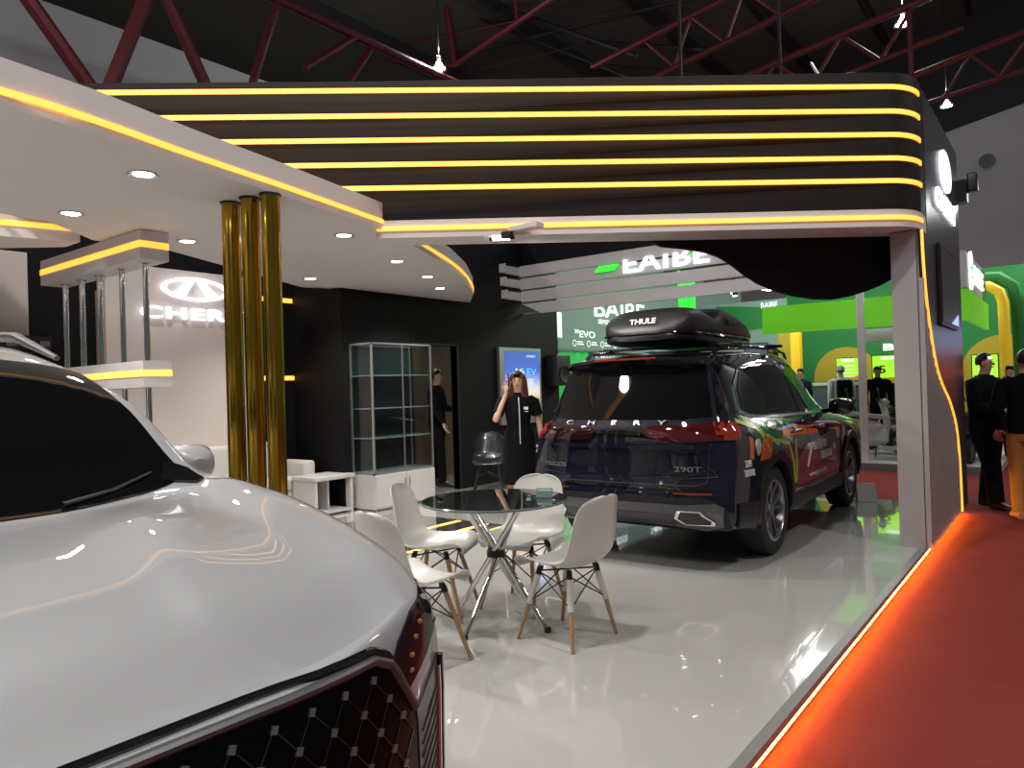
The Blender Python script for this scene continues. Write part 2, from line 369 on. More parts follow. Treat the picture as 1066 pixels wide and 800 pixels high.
truss('dark red lattice truss sloping over the lit fascia, lower of two', [
    ((-6.9, Y, 8.9), (-1.6, Y, 9.65), .09), ((-6.9, Y, 8.0), (-1.6, Y, 8.7), .06), ((-6.2, Y, 8.1), (-5.5, Y, 9.1), .045), ((-5.5, Y, 9.1), (-4.7, Y, 8.3), .045),
    ((-4.7, Y, 8.3), (-4.0, Y, 9.3), .045), ((-4.0, Y, 9.3), (-3.2, Y, 8.5), .045), ((-3.2, Y, 8.5), (-2.5, Y, 9.5), .045)])
truss('thin dark red truss beside the grey hall wall', [
    ((-2.9, Y, 7.9), (1.5, Y, 8.6), .07), ((-2.3, Y, 7.3), (1.5, Y, 7.75), .05), ((-2.0, Y, 7.35), (-1.5, Y, 8.1), .035), ((-1.5, Y, 8.1), (-1.0, Y, 7.5), .035), ((-1.0, Y, 7.5), (-.4, Y, 8.3), .035),
    ((-2.6, Y, 7.25), (-2.6, Y, 9.4), .06)])
for a, b, lb in (((-17.5, 20, 13.6), (-9, 24, 14.6), 'black purlin brace crossing behind the red truss above the fascia'), ((-12.5, 21, 12.9), (-7.5, 19, 10.4), 'black brace running down between the sloping red lattice trusses'),
                 ((-16, 19.5, 15.0), (-9.5, 18.6, 10.7), 'long black brace under the dark roof sheets')):
    o = V(a); t = thing('roof_brace', lb, 'roof brace', a)
    MB().tube([(0, 0, 0), V(b)-o], .07, 6).build('tube', M_['truss_dark'], t)
    MB().tube([(0, 0, -.7), V(b)-o-V((0, 0, .7))], .04, 6).build('tube', M_['truss_dark'], t)

# high bay lamps
lab = ['small bright high bay lamp over the lit fascia near the large red truss', 'bright high bay lamp under the dark roof, topmost of those in view', 'bright high bay lamp beside the top of the grey hall wall']
for i, p in enumerate(HALL_LAMPS):
    l = thing('high_bay_lamp', lab[i] if i < 3 else 'hall high bay lamp hanging under the roof beyond the view', 'lamp', p, group='high bay lamps under the hall roof')
    s = .7
    MB().lathe([(.04*s, .35*s), (.10*s, .30*s), (.12*s, .10*s), (.30*s, -.12*s), (.30*s, -.16*s), (.27*s, -.15*s), (.10*s, .06*s)], n=20).build('shade', M_['steel'], l)
    MB().lathe([(.01, -.11*s), (.20*s, -.11*s), (.22*s, -.13*s), (.01, -.16*s)], n=20).build('bulb', M_['lamp'], l)
    top = (10.8+(p[0]+26)*4.7/14 if p[0] < -12 else 15.5+(p[0]+12)*3.5/34)-p[2]
    MB().tube([(0, 0, .2), (0, 0, top-.02)], .012, 6).build('cable', M_['black_metal'], l)

# ================================================================== booth: canopy, fascia, tower
EDGE = [(-3.55, -3.0), (-3.57, -1), (-3.58, 0), (-3.615, 1.16), (-3.68, 1.58), (-3.83, 2.15), (-4.0, 2.9), (-4.15, 3.5), (-4.30, 4.08), (-4.53, 4.52), (-4.82, 5.10), (-5.16, 5.75), (-5.62, 6.5), (-6.28, 7.4), (-6.98, 8.15)]
cz0, cz1 = 2.70, 2.91
cb = MB()
poly = EDGE+[(-6.98, 5.77), (-7.10, 5.70), (-7.25, 5.40), (-6.15, 3.2), (-6.16, 2.60), (-5.72, 2.12), (-5.60, 1.0), (-5.60, -.6), (-7.88, -.6), (-7.88, -3.0)]
bm = bmesh.new(); vs = [bm.verts.new((x, y, cz0)) for x, y in poly]; f = bm.faces.new(vs)
bmesh.ops.triangulate(bm, faces=[f]); r = bmesh.ops.extrude_face_region(bm, geom=bm.faces[:])
for g in r['geom']:
    if isinstance(g, bmesh.types.BMVert): g.co.z = cz1
canopy = cb.bm(bm).build('canopy', M_['canopy'], ang=30)
tag(canopy, 'wide white canopy with a curved front edge over the lounge area', 'canopy')
def smooth_path(P, n=6):
    P = [V((*p, 0)) for p in P]; out = []
    for i in range(len(P)-1):
        p0, p1, p2, p3 = P[max(i-1, 0)], P[i], P[i+1], P[min(i+2, len(P)-1)]
        for k in range(n):
            t = k/n; q = .5*((2*p1)+(p2-p0)*t+(2*p0-5*p1+4*p2-p3)*t*t+(3*p1-p0-3*p2+p3)*t**3); out.append((q.x, q.y))
    return out+[(P[-1].x, P[-1].y)]
MB().ribbon(smooth_path(EDGE[:9], 4), 2.745, 2.775, .008).build('light_strip', M_['led'], canopy)
MB().ribbon(smooth_path(EDGE[8:], 4), 2.745, 2.775, .008).build('light_strip', M_['led'], canopy)
# separate beam with light strip at the far side of the canopy opening
b2 = thing('canopy_beam', 'white ceiling beam with a yellow light strip beyond the canopy opening', 'beam', (-6.6, 2.2, 2.7))
MB().prism([(-1.28, -1.2), (-.10, -.9), (.30, .36), (.02, .36), (-.4, .0), (-1.28, -.8)], 0, .21).build('board', M_['canopy'], b2, smooth=False)
MB().ribbon([(-.10, -.9), (.30, .36)], .085, .125, .01).build('light_strip', M_['led'], b2, smooth=False)
for i, (x, y) in enumerate(DOWNLIGHTS):
    w = ['downlight over the white car, between the lounge and the canopy edge', 'downlight beside the canopy opening over the light box partition', 'downlight between the light box partition and the gold poles', 'downlight nearest behind the three gold poles',
         'downlight over the lounge beside the black wall corner', 'downlight in front of the black wall corner over the seats', 'downlight over the glass cabinet, second from the canopy tip', 'downlight closest to the curved tip of the canopy'] + ['downlight in the canopy beyond the view above the white car']*4
    d = thing('downlight', 'round white recessed '+w[i], 'ceiling light', (x, y, 2.70), group='recessed downlights in the canopy')
    MB().lathe([(.055, -.001), (.078, -.001), (.082, -.006), (.075, -.010), (.058, -.006)], n=24, closed=True).build('trim_ring', M_['scooter_white'], d)
    MB().lathe([(.002, -.001), (.057, -.001), (.057, -.004), (.002, -.005)], n=24).build('diffuser', M_['lamp'], d)

# fascia: front face from A (tower) towards B, with rounded end into the tower
A2 = V((-.95, 6.80)); dF = V((-.7592, -.6508)); nF = V((.6508, -.7592))   # along, outward
L = 8.4
arc = []
B0 = A2+dF*.34
for k in range(9):
    t = k/8*math.radians(40.6); R = .92
    # arc that turns the face from its own direction into the tower's side direction (+Y)
    arc.append(t)
pathF = [A2+dF*L, A2+dF*.42]
c0 = pathF[-1]; h = math.atan2(-dF.y, -dF.x); Rr = .46; cen = c0+V((-math.sin(h), math.cos(h)))*Rr
for k in range(1, 9):
    a = h+(PI/2-h)*k/8; pathF.append(cen+V((math.sin(a), -math.cos(a)))*Rr)
xe = pathF[-1].x; pathF = [p+V((-.95-xe, 0)) for p in pathF]; yend = pathF[-1].y
fas = thing('entrance_fascia', 'black stage fascia with glowing yellow light lines and a white lower beam', 'fascia', (-.95, 6.8, 2.6)); O = V((-.95, 6.8))
rel = lambda P: [(p.x-O.x, p.y-O.y) for p in P]
back = [V((p.x, p.y)) for p in pathF]
inner = [A2+dF*L-nF*.30, A2+dF*.4-nF*.30, V((-1.25, yend+.25)), V((-.955, yend+.25))]
pl = rel(pathF)+rel(inner[::-1])
J = 4.42
def cut_path(P, lo, hi):   # the part of the fascia plan between distances lo..hi from the tower along its face
    return P
plR = rel([A2+dF*J]+pathF[1:])+rel(([A2+dF*J-nF*.30]+inner[1:])[::-1])
plL = rel([A2+dF*L, A2+dF*J, A2+dF*J-nF*.30, A2+dF*L-nF*.30])
fbm = MB().prism(plR, .17, 1.27).prism(plL, .315, 1.27); fbm.build('fascia_board', M_['brown_black'], fas, ang=25)
MB().prism(plR, .03, .168).build('lower_beam', M_['canopy'], fas, ang=25)
for z in (3.752, 3.555, 3.366, 3.177, 2.995):
    MB().ribbon(rel(pathF), z-2.6-.018, z-2.6+.018, .012).build('light_strip', M_['led'], fas)
MB().ribbon(rel([A2+dF*J]+pathF[1:]), .085, .118, .012).build('light_strip', M_['led'], fas)
# black shaped valance hanging behind the fascia
wv = [(-4.05, 2.70), (-2.95, 2.66), (-2.82, 2.64), (-2.717, 2.585), (-2.58, 2.565), (-2.436, 2.53), (-2.35, 2.49), (-2.28, 2.435), (-2.18, 2.33), (-2.095, 2.255), (-1.97, 2.18), (-1.844, 2.135), (-1.72, 2.108), (-1.60, 2.10), (-1.48, 2.125), (-1.39, 2.157), (-1.28, 2.21), (-1.20, 2.265)]
va, vb = V((-.96, 7.2)), V((-5.84, 3.02)); du = (vb-va).normalized()
ps = [(abs(x-va.x)/abs(du.x), z) for x, z in wv]
MB().prism([(a, z) for a, z in ps]+[(ps[-1][0], 3.75), (ps[0][0], 3.75)], 0, .06, (va.x, va.y, 0), (du.x, du.y, 0), (0, 0, 1)).build('stage_valance', M_['black_wall'], ang=30)
tag(bpy.data.objects['stage_valance'], 'black hanging panel with a wavy lower edge behind the white beam', 'panel')

# tower (right end wall)
tw = thing('entrance_wall', 'dark grey end wall with a white pillar front and ribbed white side', 'wall', (-1.06, 6.8, 0)); T = lambda x: x+1.06
WV = [(6.80, 2.62), (6.83, 2.40), (6.90, 2.146), (7.0, 1.95), (7.12, 1.78), (7.27, 1.60), (7.47, 1.45), (7.75, 1.32), (8.10, 1.20), (8.38, 1.06), (8.60, .90), (8.74, .68), (8.82, .40), (8.86, .0)]
yT = 9.45
MB().prism([(T(-1.175), .02), (T(-.99), .02), (T(-.99), yT-6.8), (T(-1.175), yT-6.8)], 0, 2.62).prism([(T(-1.175), .35), (T(-.99), .35), (T(-.99), yT-6.8), (T(-1.175), yT-6.8)], 2.62, 3.87).build('core_wall', M_['tower_dark'], tw, smooth=False)
MB().box((T(-1.18), -.0, .0), (T(-.985), .018, 2.62)).build('front_pillar', M_['pillar_panel'], tw, smooth=False)
# dark upper side board: above/right of the wave
up = [(y-6.8, z) for y, z in WV]
MB().prism([(a, z) for a, z in up]+[(yT-6.8, 0), (yT-6.8, 3.87), (.345, 3.87), (.345, 2.62)], T(-.99), T(-.952), (0, 0, 0), (0, 1, 0), (0, 0, 1)).build('side_board', M_['tower_dark'], tw, smooth=False)
# ribbed part
def wave_z(y):
    for (a, b), (c, d) in zip(WV, WV[1:]):
        if a <= y <= c: return b+(d-b)*(y-a)/max(c-a, 1e-6)
    return 0
wy = np.arange(6.80, 8.82, .105)
MB().prism([(0, 0), (8.84-6.8, 0)]+[(y-6.8, max(z-.01, 0.01)) for y, z in WV[::-1][1:]], T(-.99), T(-.978), (0, 0, 0), (0, 1, 0), (0, 0, 1)).build('rib_backing', M_['trim_alu'], tw, smooth=False)
sl = MB()
for y in wy:
    z = min(wave_z(y+.0), wave_z(y+.075)) - .01
    if z > .05: sl.box((T(-.978), y-6.8, 0), (T(-.945), y-6.8+.052, z))
sl.build('ribs', M_['pillar_panel'], tw, smooth=False)
MB().tube([(T(-.945), y-6.8, z) for y, z in [(p[0], p[1]) for p in smooth_path([(a, b) for a, b in WV], 3)]], .011, 8).build('light_strip', M_['led'], tw)
MB().prism([(-.20, .4), (.02, .4), (.02, 2.4), (-.2, 2.4)], 3.87, 3.885, (T(-1.0), 0, 0)).build('cap', M_['tower_dark'], tw, smooth=False)
# logo sign on the tower
sg = thing('wall_sign', 'white lit oval emblem and CHERY letters on the dark end wall', 'sign', (-.945, 8.3, 3.2))
logo(MB(), (0, .02, .22), (0, 1, 0), (0, 0, 1), .78, .40, .02).build('emblem', M_['white_sign'], sg, smooth=False)
tm = fit_text('CHERY', 1.42, .19, .02, .02, 1.05)
place_mesh(MB(), tm, (0, .02, -.13), (0, 1, 0), (0, 0, 1)).build('letters', M_['white_sign'], sg, smooth=False)
# screen recess on the tower side
sc = thing('wall_screen', 'black framed screen set in the dark end wall below the lit sign', 'screen', (-.945, 8.25, 2.3))
MB().prism([(-.62, -.42), (.58, -.42), (.58, .33), (-.62, .33)], 0, .025, (0, 0, 0), (0, 1, 0), (0, 0, 1)).build('frame', M_['black_plastic'], sc, smooth=False)
MB().prism([(-.58, -.38), (.54, -.38), (.54, .29), (-.58, .29)], .026, .030, (0, 0, 0), (0, 1, 0), (0, 0, 1)).build('display', M_['tower_dark'], sc, smooth=False)
MB().prism([(.0, -.38), (.54, -.38), (.54, -.26)], .031, .033, (0, 0, 0), (0, 1, 0), (0, 0, 1)).build('lit_graphic', M_['blue_screen'], sc, smooth=False)
# floodlight standing on the fascia
fl = thing('stage_light', 'small floodlight on a bracket on top of the fascia near the tower', 'stage light', (-1.55, 6.6, 3.87))
MB().rbox((-.22, -.05, 0), (.10, .05, .05), .01).build('base', M_['steel'], fl)
MB().tube([(-.02, 0, .05), (-.10, 0, .16), (-.16, 0, .28)], .012).build('arm', M_['steel'], fl)
MB().lathe([(.03, 0), (.055, .05), (.055, .07), (.02, .04)], (.14, 0, .02)).build('head', M_['steel'], fl)
br = thing('wall_bracket', 'black speaker bracket on the far end of the dark tower wall', 'bracket', (-.95, 9.35, 3.42))
MB().box((0, -.06, -.12), (.10, .10, .12)).build('plate', M_['black_plastic'], br, smooth=False)
MB().rbox((.10, -.08, -.02), (.20, .08, .18), .02).build('speaker', M_['black_plastic'], br)

# black rear wall, recess and logo wall
zt = 3.86
bw = MB(); bw.box((-7.10, 5.75, 0), (-7.0, 6.95, zt)).box((-7.10, 7.83, 0), (-7.0, 10.45, zt)).box((-7.10, 6.95, 2.05), (-7.0, 7.83, zt))
struct('wall_back', bw, M_['black_wall'], smooth=False)
struct('wall_side', MB().box((-8.0, 5.75, 0), (-7.10, 5.85, zt)), M_['black_wall'], smooth=False)
struct('wall_left', MB().box((-8.05, -3, 0), (-7.95, 5.75, zt)), M_['black_wall'], smooth=False)
struct('dark_header', MB().box((-7.0, 9.48, 3.38), (-1.2, 9.54, zt)).box((-7.0,9.54,zt-.04),(-1.2,9.6,zt)), M_['black_wall'], smooth=False)  # header board added to keep the view above the louvres dark
d = MB(); d.box((-7.12, 6.92, 0), (-6.985, 6.95, 2.08)).box((-7.12, 7.83, 0), (-6.985, 7.86, 2.08)).box((-7.12, 6.92, 2.05), (-6.985, 7.86, 2.08))
struct('door_1', d, M_['black_plastic'], smooth=False)
d2 = MB().box((-8.4, 7.0, 0), (-8.34, 9.2, 2.5)).build('wall_inner', M_['brown_room'], smooth=False); d2['kind'] = 'structure'
spot_light('store_room_light', (-7.7, 7.9, 2.4), 14, target=(-8.2, 8.1, 1.0), angle=120, color=(1, .85, .65))
struct('wall_panel', MB().box((-7.95, 3.42, 0), (-7.86, 5.08, 2.85)), M_['wall_white'], smooth=False).name = 'wall_white'
struct('wall_tan', MB().box((-7.95, .5, 0), (-7.86, 2.72, 2.85)), M_['wall_white'], smooth=False)
for z in (2.62, 1.63):
    tag(MB().box((-7.95, 5.08, z-.02), (-7.93, 5.745, z+.035)).build('wall_light_strip', M_['led'], smooth=False),
        'yellow light line on the dark lounge wall, '+('upper of two just below the canopy' if z > 2 else 'lower of two beside the sofa'), 'light strip')
tag(MB().box((-7.95, 3.36, 0), (-7.87, 3.42, 2.55)).build('wall_edge_board', M_['tan'], smooth=False), 'tan edge board beside the white logo wall', 'panel')
sg = thing('wall_sign', 'white lit oval emblem and CHERY letters on the white lounge wall', 'sign', (-7.855, 4.36, 2.5))
logo(MB(), (.03, .02, .14), (0, 1, 0), (0, 0, 1), .80, .26, .03).build('emblem', M_['white_sign'], sg, smooth=False)
tm = fit_text('CHERY', 1.22, .135, .03, .018, 1.1)
place_mesh(MB(), tm, (.03, .0, -.14), (0, 1, 0), (0, 0, 1)).build('letters', M_['white_sign'], sg, smooth=False)

# light box partition: two white boxes joined by rods
pt = thing('light_box_partition', 'white double light box screen with yellow light bands and steel rods', 'partition', (-5.51, 2.655, 0))
for z0, z1, nm in ((2.475, 2.695, 'upper_box'), (1.51, 1.71, 'lower_box')):
    bx = MB().box((-1.86, 0, z0), (0, .22, z1)).build(nm, M_['white_panel'], pt, smooth=False)
    zm = (z0+z1)/2+.005
    MB().ribbon([(-1.86, 0), (0, 0), (0, .22)], zm-.024, zm+.024, .006).build('light_band', M_['led'], bx, smooth=False)
for x in (-1.62, -1.28, -.94, -.54, -.15):
    MB().tube([(x, .11, 1.71), (x, .11, 2.475)], .022, 14).lathe([(.04, 2.465), (.04, 2.475)], (x, .11, 0)).build('rod', M_['chrome'], pt)
    MB().tube([(x, .11, 0), (x, .11, 1.51)], .022, 14).build('rod', M_['chrome'], pt)
# gold poles
for i, (x, y) in enumerate(((-4.372, 2.707), (-4.18, 2.726), (-4.011, 2.761))):
    p = thing('gold_pole', 'tall shiny gold pole from stage to canopy, '+('nearest the light box partition', 'middle of the three', 'nearest the canopy edge')[i], 'pole', (x, y, 0), group='gold poles')
    n = 40; prof = [(.058*(1 if k % 5 else .9)) for k in range(n)]
    MB().prism([(prof[k]*math.cos(2*PI*k/n), prof[k]*math.sin(2*PI*k/n)) for k in range(n)], 0.02, 2.69).build('shaft', M_['gold'], p, ang=60)
    MB().lathe([(.075, 0), (.075, .015), (.06, .02)]).build('base_ring', M_['gold'], p)
    MB().lathe([(.06, 2.685), (.068, 2.69), (.068, 2.698)]).build('top_ring', M_['black_metal'], p)

# floodlight under the fascia beam
fl = thing('floodlight', 'bright rectangular floodlight below the white fascia beam by the canopy', 'floodlight', (-3.573, 4.57, 2.62))
MB().rbox((-.10, -.03, -.02), (.10, .05, .04), .01).build('housing', M_['black_plastic'], fl)
MB().prism([(-.07, -.028), (.07, -.028), (.07, .018), (-.07, .018)], .031, .036, (0, 0, .0), (.79, .61, 0), (0, 0, 1)).build('lens', M_['lamp'], fl, smooth=False)
MB().box((-.35, .0, .04), (.35, .10, .075)).build('mount_plate', M_['canopy'], fl, smooth=False)

# grey louvre boards with lit letters
LB = [(3.37, 0), (3.17, .02), (2.97, .04), (2.77, .06)]
for i, (z, dy) in enumerate(LB):
    lb = thing('louvre_board', 'long grey ceiling board behind the dark car, '+('topmost of four', 'second from top with lit letters', 'third from top', 'lowest of four')[i], 'board', (-6.98, 9.38+dy, z), group='grey louvre boards')
    MB().prism([(0, 0), (5.6, 0), (5.6, -.17), (.35 if i == 3 else 0, -.17)] if i == 3 else [(0, 0), (5.6, 0), (5.6, -.17), (0, -.17)], 0, .02, (0, .02, 0), (1, 0, 0), (0, 0, 1)).build('face', M_['board_grey'], lb, smooth=False)
    MB().box((0, .02, -.17), (5.6, .05, -.14)).build('lower_flange', M_['trim_alu'], lb, smooth=False)
    if i < 3: MB().box((-.02, -.42, -.15), (.0, .02, -.02)).box((-.02, -.50, -.15), (.10, -.48, -.02)).build('side_return', M_['board_grey'], lb, smooth=False)
tm = fit_text('EAIBE', 1.30, .26, .02, .02, 1.08)
me2 = bmesh.new(); me2.from_mesh(tm); bmesh.ops.bisect_plane(me2, geom=me2.verts[:]+me2.edges[:]+me2.faces[:], plane_co=(0, .06, 0), plane_no=(0, 1, 0), clear_outer=True); me2.to_mesh(tm); me2.free()
sgn = thing('lit_board_sign', 'lit white letters and green shape cut off on the grey ceiling board', 'sign', (-4.45, 9.372, 3.13))
place_mesh(MB(), tm, (0, 0, .03), (1, 0, 0), (0, 0, 1)).build('letters', M_['white_sign'], sgn, smooth=False)
MB().prism([(-1.13, -.03), (-.80, -.03), (-.72, .055), (-1.05, .055)], 0, .015, (0, 0, 0), (1, 0, 0), (0, 0, 1)).build('green_shape', M_['green_neon'], sgn, smooth=False)
for i, (x, y, z) in enumerate(((-4.55, 11.0, 2.86), (-4.15, 11.2, 2.78), (-3.62, 11.0, 2.80), (-3.75, 11.6, 2.86), (-4.4, 11.8, 2.90))):
    l = thing('track_spotlight', 'small white hot track spotlight under the rail beyond the grey boards', 'spotlight', (x, y, z), group='track spotlights behind the boards')
    MB().lathe([(.012, .12), (.035, .10), (.045, 0), (.040, -.01)], n=14).build('can', M_['black_metal'], l)
    MB().lathe([(.002, -.012), (.038, -.012), (.038, -.018), (.002, -.02)], n=14).build('lens', M_['lamp'], l)
    MB().tube([(0, 0, .1), (0, 0, 3.25-z)], .006, 6).build('stem', M_['black_metal'], l)
tag(MB().box((-5.0, 10.95, 3.25), (-3.3, 11.85, 3.28)).box((-5.0, 11.3, 3.28), (-4.96, 11.34, 14)).box((-3.4, 11.3, 3.28), (-3.36, 11.34, 14)).build('lighting_rail', M_['truss_dark'], smooth=False), 'black lighting rail holding the small spotlights behind the boards', 'rail')

# lightbox poster
ps_ = thing('lit_poster', 'blue backlit J6 EV poster in a silver frame on the black wall', 'poster', (-6.99, 9.31, 1.46))
MB().prism([(-.56, -.60), (.53, -.60), (.53, .60), (-.56, .60)], 0, .05, (0, 0, 0), (0, 1, 0), (0, 0, 1)).build('frame', M_['alu'], ps_, smooth=False)
pm = bpy.data.materials.new('poster_print'); pm.use_nodes = True; nt = pm.node_tree; b = nt.nodes['Principled BSDF']
tc = nt.nodes.new('ShaderNodeTexCoord'); sp = nt.nodes.new('ShaderNodeSeparateXYZ'); rp = nt.nodes.new('ShaderNodeValToRGB'); nt.links.new(tc.outputs['Generated'], sp.inputs[0]); nt.links.new(sp.outputs['Z'], rp.inputs[0])
rp.color_ramp.elements[0].position = 0; rp.color_ramp.elements[0].color = (.08, .07, .06, 1); rp.color_ramp.elements[1].position = 1; rp.color_ramp.elements[1].color = (.05, .12, .42, 1)
for p, c in ((.25, (.35, .28, .20)), (.42, (.75, .70, .55)), (.52, (.45, .50, .75)), (.7, (.06, .14, .55))):
    e = rp.color_ramp.elements.new(p); e.color = (*c, 1)
nt.links.new(rp.outputs[0], b.inputs['Emission Color']); nt.links.new(rp.outputs[0], b.inputs['Base Color']); b.inputs['Emission Strength'].default_value = .8
pr = MB().prism([(-.44, -.55), (.48, -.55), (.48, .55), (-.44, .55)], .051, .054, (0, 0, 0), (0, 1, 0), (0, 0, 1)).build('print', pm, ps_, smooth=False)
def ptxt(s, w, h, y, z, m, par, d=.056, bold=.01): place_mesh(MB(), fit_text(s, w, h, .002, bold), (d, y, z), (0, 1, 0), (0, 0, 1)).build('lettering', m, par, smooth=False)
ptxt('J6', .28, .11, -.08, .22, M_['banner_text'], pr); ptxt('EV', .26, .11, .26, .22, M_['cyan_print'], pr); ptxt('CHERY', .26, .035, .25, .47, M_['banner_text'], pr); ptxt('FREE', .42, .09, .10, .06, M_['banner_text'], pr)
lg = MB()
for k in range(26): lg.ell((.056, random.uniform(.05, .45), random.uniform(-.5, -.12)), (.003, random.uniform(.01, .025), random.uniform(.01, .02)), 8, 5)
lg.build('light_dots', mat('poster_gold', (.8, .6, .2), emit=(.9, .7, .3), strength=.8), pr)
pa = thing('wall_speaker', 'black loudspeaker box mounted at the end of the black wall', 'speaker', (-6.99, 10.28, 1.70))
MB().rbox((0, -.22, -.26), (.22, .20, .26), .015).build('cabinet', M_['black_plastic'], pa)
MB().lathe([(.02, .0), (.12, .005), (.14, .012), (.14, .0)], (.222, -.01, -.06), axis='X').build('grille', M_['black_metal'], pa)
mn = thing('small_monitor', 'dark electronics rack box behind the white car roof', 'monitor', (-7.6, 2.4, 1.92))
MB().rbox((-.20, -.5, 0), (0, .42, .12), .01).build('case', M_['black_plastic'], mn)
k_ = MB()
for y in (-.1, .05, .2, .32): k_.box((.0, y, .02), (.006, y+.08, .07))
k_.build('vents', M_['trim_alu'], mn, smooth=False)
MB().box((-.15, -.3, -1.92), (-.05, -.2, 0)).box((-.15, .2, -1.92), (-.05, .3, 0)).build('stand', M_['black_metal'], mn, smooth=False)
# ================================================================== neighbouring booths
g = lambda x, y, z: (x, y, z)
def gstruct(nm, lo, hi, m): o = MB().box(lo, hi).build(nm, M_[m], smooth=False); o['kind'] = 'structure'; return o
gstruct('floor', (-8.2, 13.05, -.1), (-.9, 21, 0), 'white_panel'); gstruct('trim_4', (-8.2, 13.02, -.1), (-.88, 13.05, .02), 'trim_alu')
gstruct('wall_green', (-5.6, 18.6, 0), (-.5, 18.75, 3.7), 'green_wall'); gstruct('wall_yellow', (-7.9, 18.4, 0), (-5.6, 18.5, 2.72), 'mustard')
gb = thing('booth_canopy', 'lime green band and roof of the booth across the aisle', 'booth canopy', (-3, 14, 2.27))
def gbox(nm, lo, hi, m, par=None): return MB().box(*[(p[0]+3, p[1]-14, p[2]-2.27) for p in (lo, hi)]).build(nm, M_[m], par or gb, smooth=False)
gbox('lime_band', (-4.45, 13.35, 2.27), (-1.30, 13.45, 2.76), 'green_fabric'); gbox('lime_band', (-1.30, 13.35, 2.27), (-1.24, 16.7, 2.76), 'green_fabric')
gbox('roof_panel', (-4.45, 13.45, 2.72), (-1.3, 16.7, 2.76), 'green_deep')
gbox('side_sign_board', (-1.34, 13.3, 2.79), (-1.26, 15.8, 3.36), 'white_panel'); gbox('side_green_board', (-1.33, 15.8, 2.78), (-1.27, 16.7, 3.36), 'green_wall')
sb = thing('booth_sign', 'white lit letters and round emblem on the white side of the green booth', 'sign', (-1.255, 14.75, 3.08))
place_mesh(MB(), fit_text('BAIBE', 1.5, .30, .03, .02), (0, .25, 0), (0, 1, 0), (0, 0, 1)).build('letters', M_['white_sign'], sb, smooth=False)
MB().lathe([(.16, 0), (.20, 0), (.20, .03), (.16, .03)], (0, -.95, .12), axis='X', closed=True).lathe([(.12, 0), (.16, 0), (.16, .03), (.12, .03)], (0, -.95, -.14), axis='X', closed=True).build('emblem', M_['white_sign'], sb)
MB().rbox((0, -.99, -.1), (.03, -.80, .1), .01).build('green_mark', M_['green_neon'], sb)
for x in (-2.78, -1.42):
    p = thing('booth_post', 'slim white post of the green booth, '+('beside the white pillar' if x < -2 else 'behind the dark end wall'), 'post', (x, 13.25, -.1), group='white booth posts')
    MB().rbox((-.055, -.055, 0), (.055, .055, 3.2 if x < -2 else 2.36), .008).build('shaft', M_['white_panel'], p)
    MB().box((-.10, -.10, 0), (.10, .10, .02)).build('foot_plate', M_['steel'], p, smooth=False)
yc = thing('yellow_column', 'bright yellow column with a mustard side beside the green wall', 'column', (-5.05, 17.0, 0))
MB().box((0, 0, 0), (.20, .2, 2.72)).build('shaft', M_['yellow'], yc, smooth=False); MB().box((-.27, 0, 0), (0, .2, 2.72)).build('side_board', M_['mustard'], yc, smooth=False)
for cx, zc, r in ((-4.25, 1.45, .72), (-1.15, 1.5, .75)):
    dsk = MB().prism([(r*math.cos(PI*i/20), r*math.sin(PI*i/20)) for i in range(21)]+[(-r, -zc), (r, -zc)], 0, .05, (cx, 18.598, zc), (1, 0, 0), (0, 0, 1)).build('wall_arch_panel', M_['mustard'], smooth=False)
    tag(dsk, 'mustard arch shape on the green wall '+('behind the scooters' if cx < -2 else 'behind the man by the dark wall'), 'wall panel', 'mustard arch panels')
# arch tubes
ar = [g(-1.55, 17, 3.16), g(-1.25, 17, 3.14), g(-1.08, 17, 3.02), g(-1.02, 17, 2.8), g(-1.0, 17, 1.5), g(-1.0, 17, 0)]
tag(MB().tube(ar, .10, 10).build('yellow_arch', M_['yellow']), 'bright yellow curved arch tube beyond the man in the aisle', 'arch')
ar = [g(-1.45, 17.2, 3.34), g(-1.1, 17.2, 3.32), g(-.86, 17.2, 3.12), g(-.80, 17.2, 2.8), g(-.78, 17.2, 1.5), g(-.78, 17.2, 0)]
tag(MB().tube(ar, .12, 10).build('green_arch', M_['green_wall']), 'green curved arch tube around the yellow one in the aisle', 'arch')
tag(MB().rbox((-.62, 17.35, -.1), (-.47, 17.5, 3.3), .02).build('green_column', M_['green_deep']), 'dark green square column beside the white framed screen booth', 'column')
gbox('hanging_panel', (-3.52, 16.9, 2.18), (-2.3, 17.0, 2.45), 'white_panel')
sb = thing('booth_sign', 'white lit BEST BUY style letters partly hidden by the white pillar', 'sign', (-2.80, 18.595, 2.06))
sb['label'] = 'white lit letters on the green wall beside the white pillar'
place_mesh(MB(), fit_text('BEST', .93, .155, .03, .02), (-.17, .0, .055), (1, 0, 0), (0, 0, 1)).build('letters', M_['white_sign'], sb, smooth=False)
place_mesh(MB(), fit_text('BUY', .66, .155, .03, .02), (-.06, .0, -.20), (1, 0, 0), (0, 0, 1)).build('letters', M_['white_sign'], sb, smooth=False)
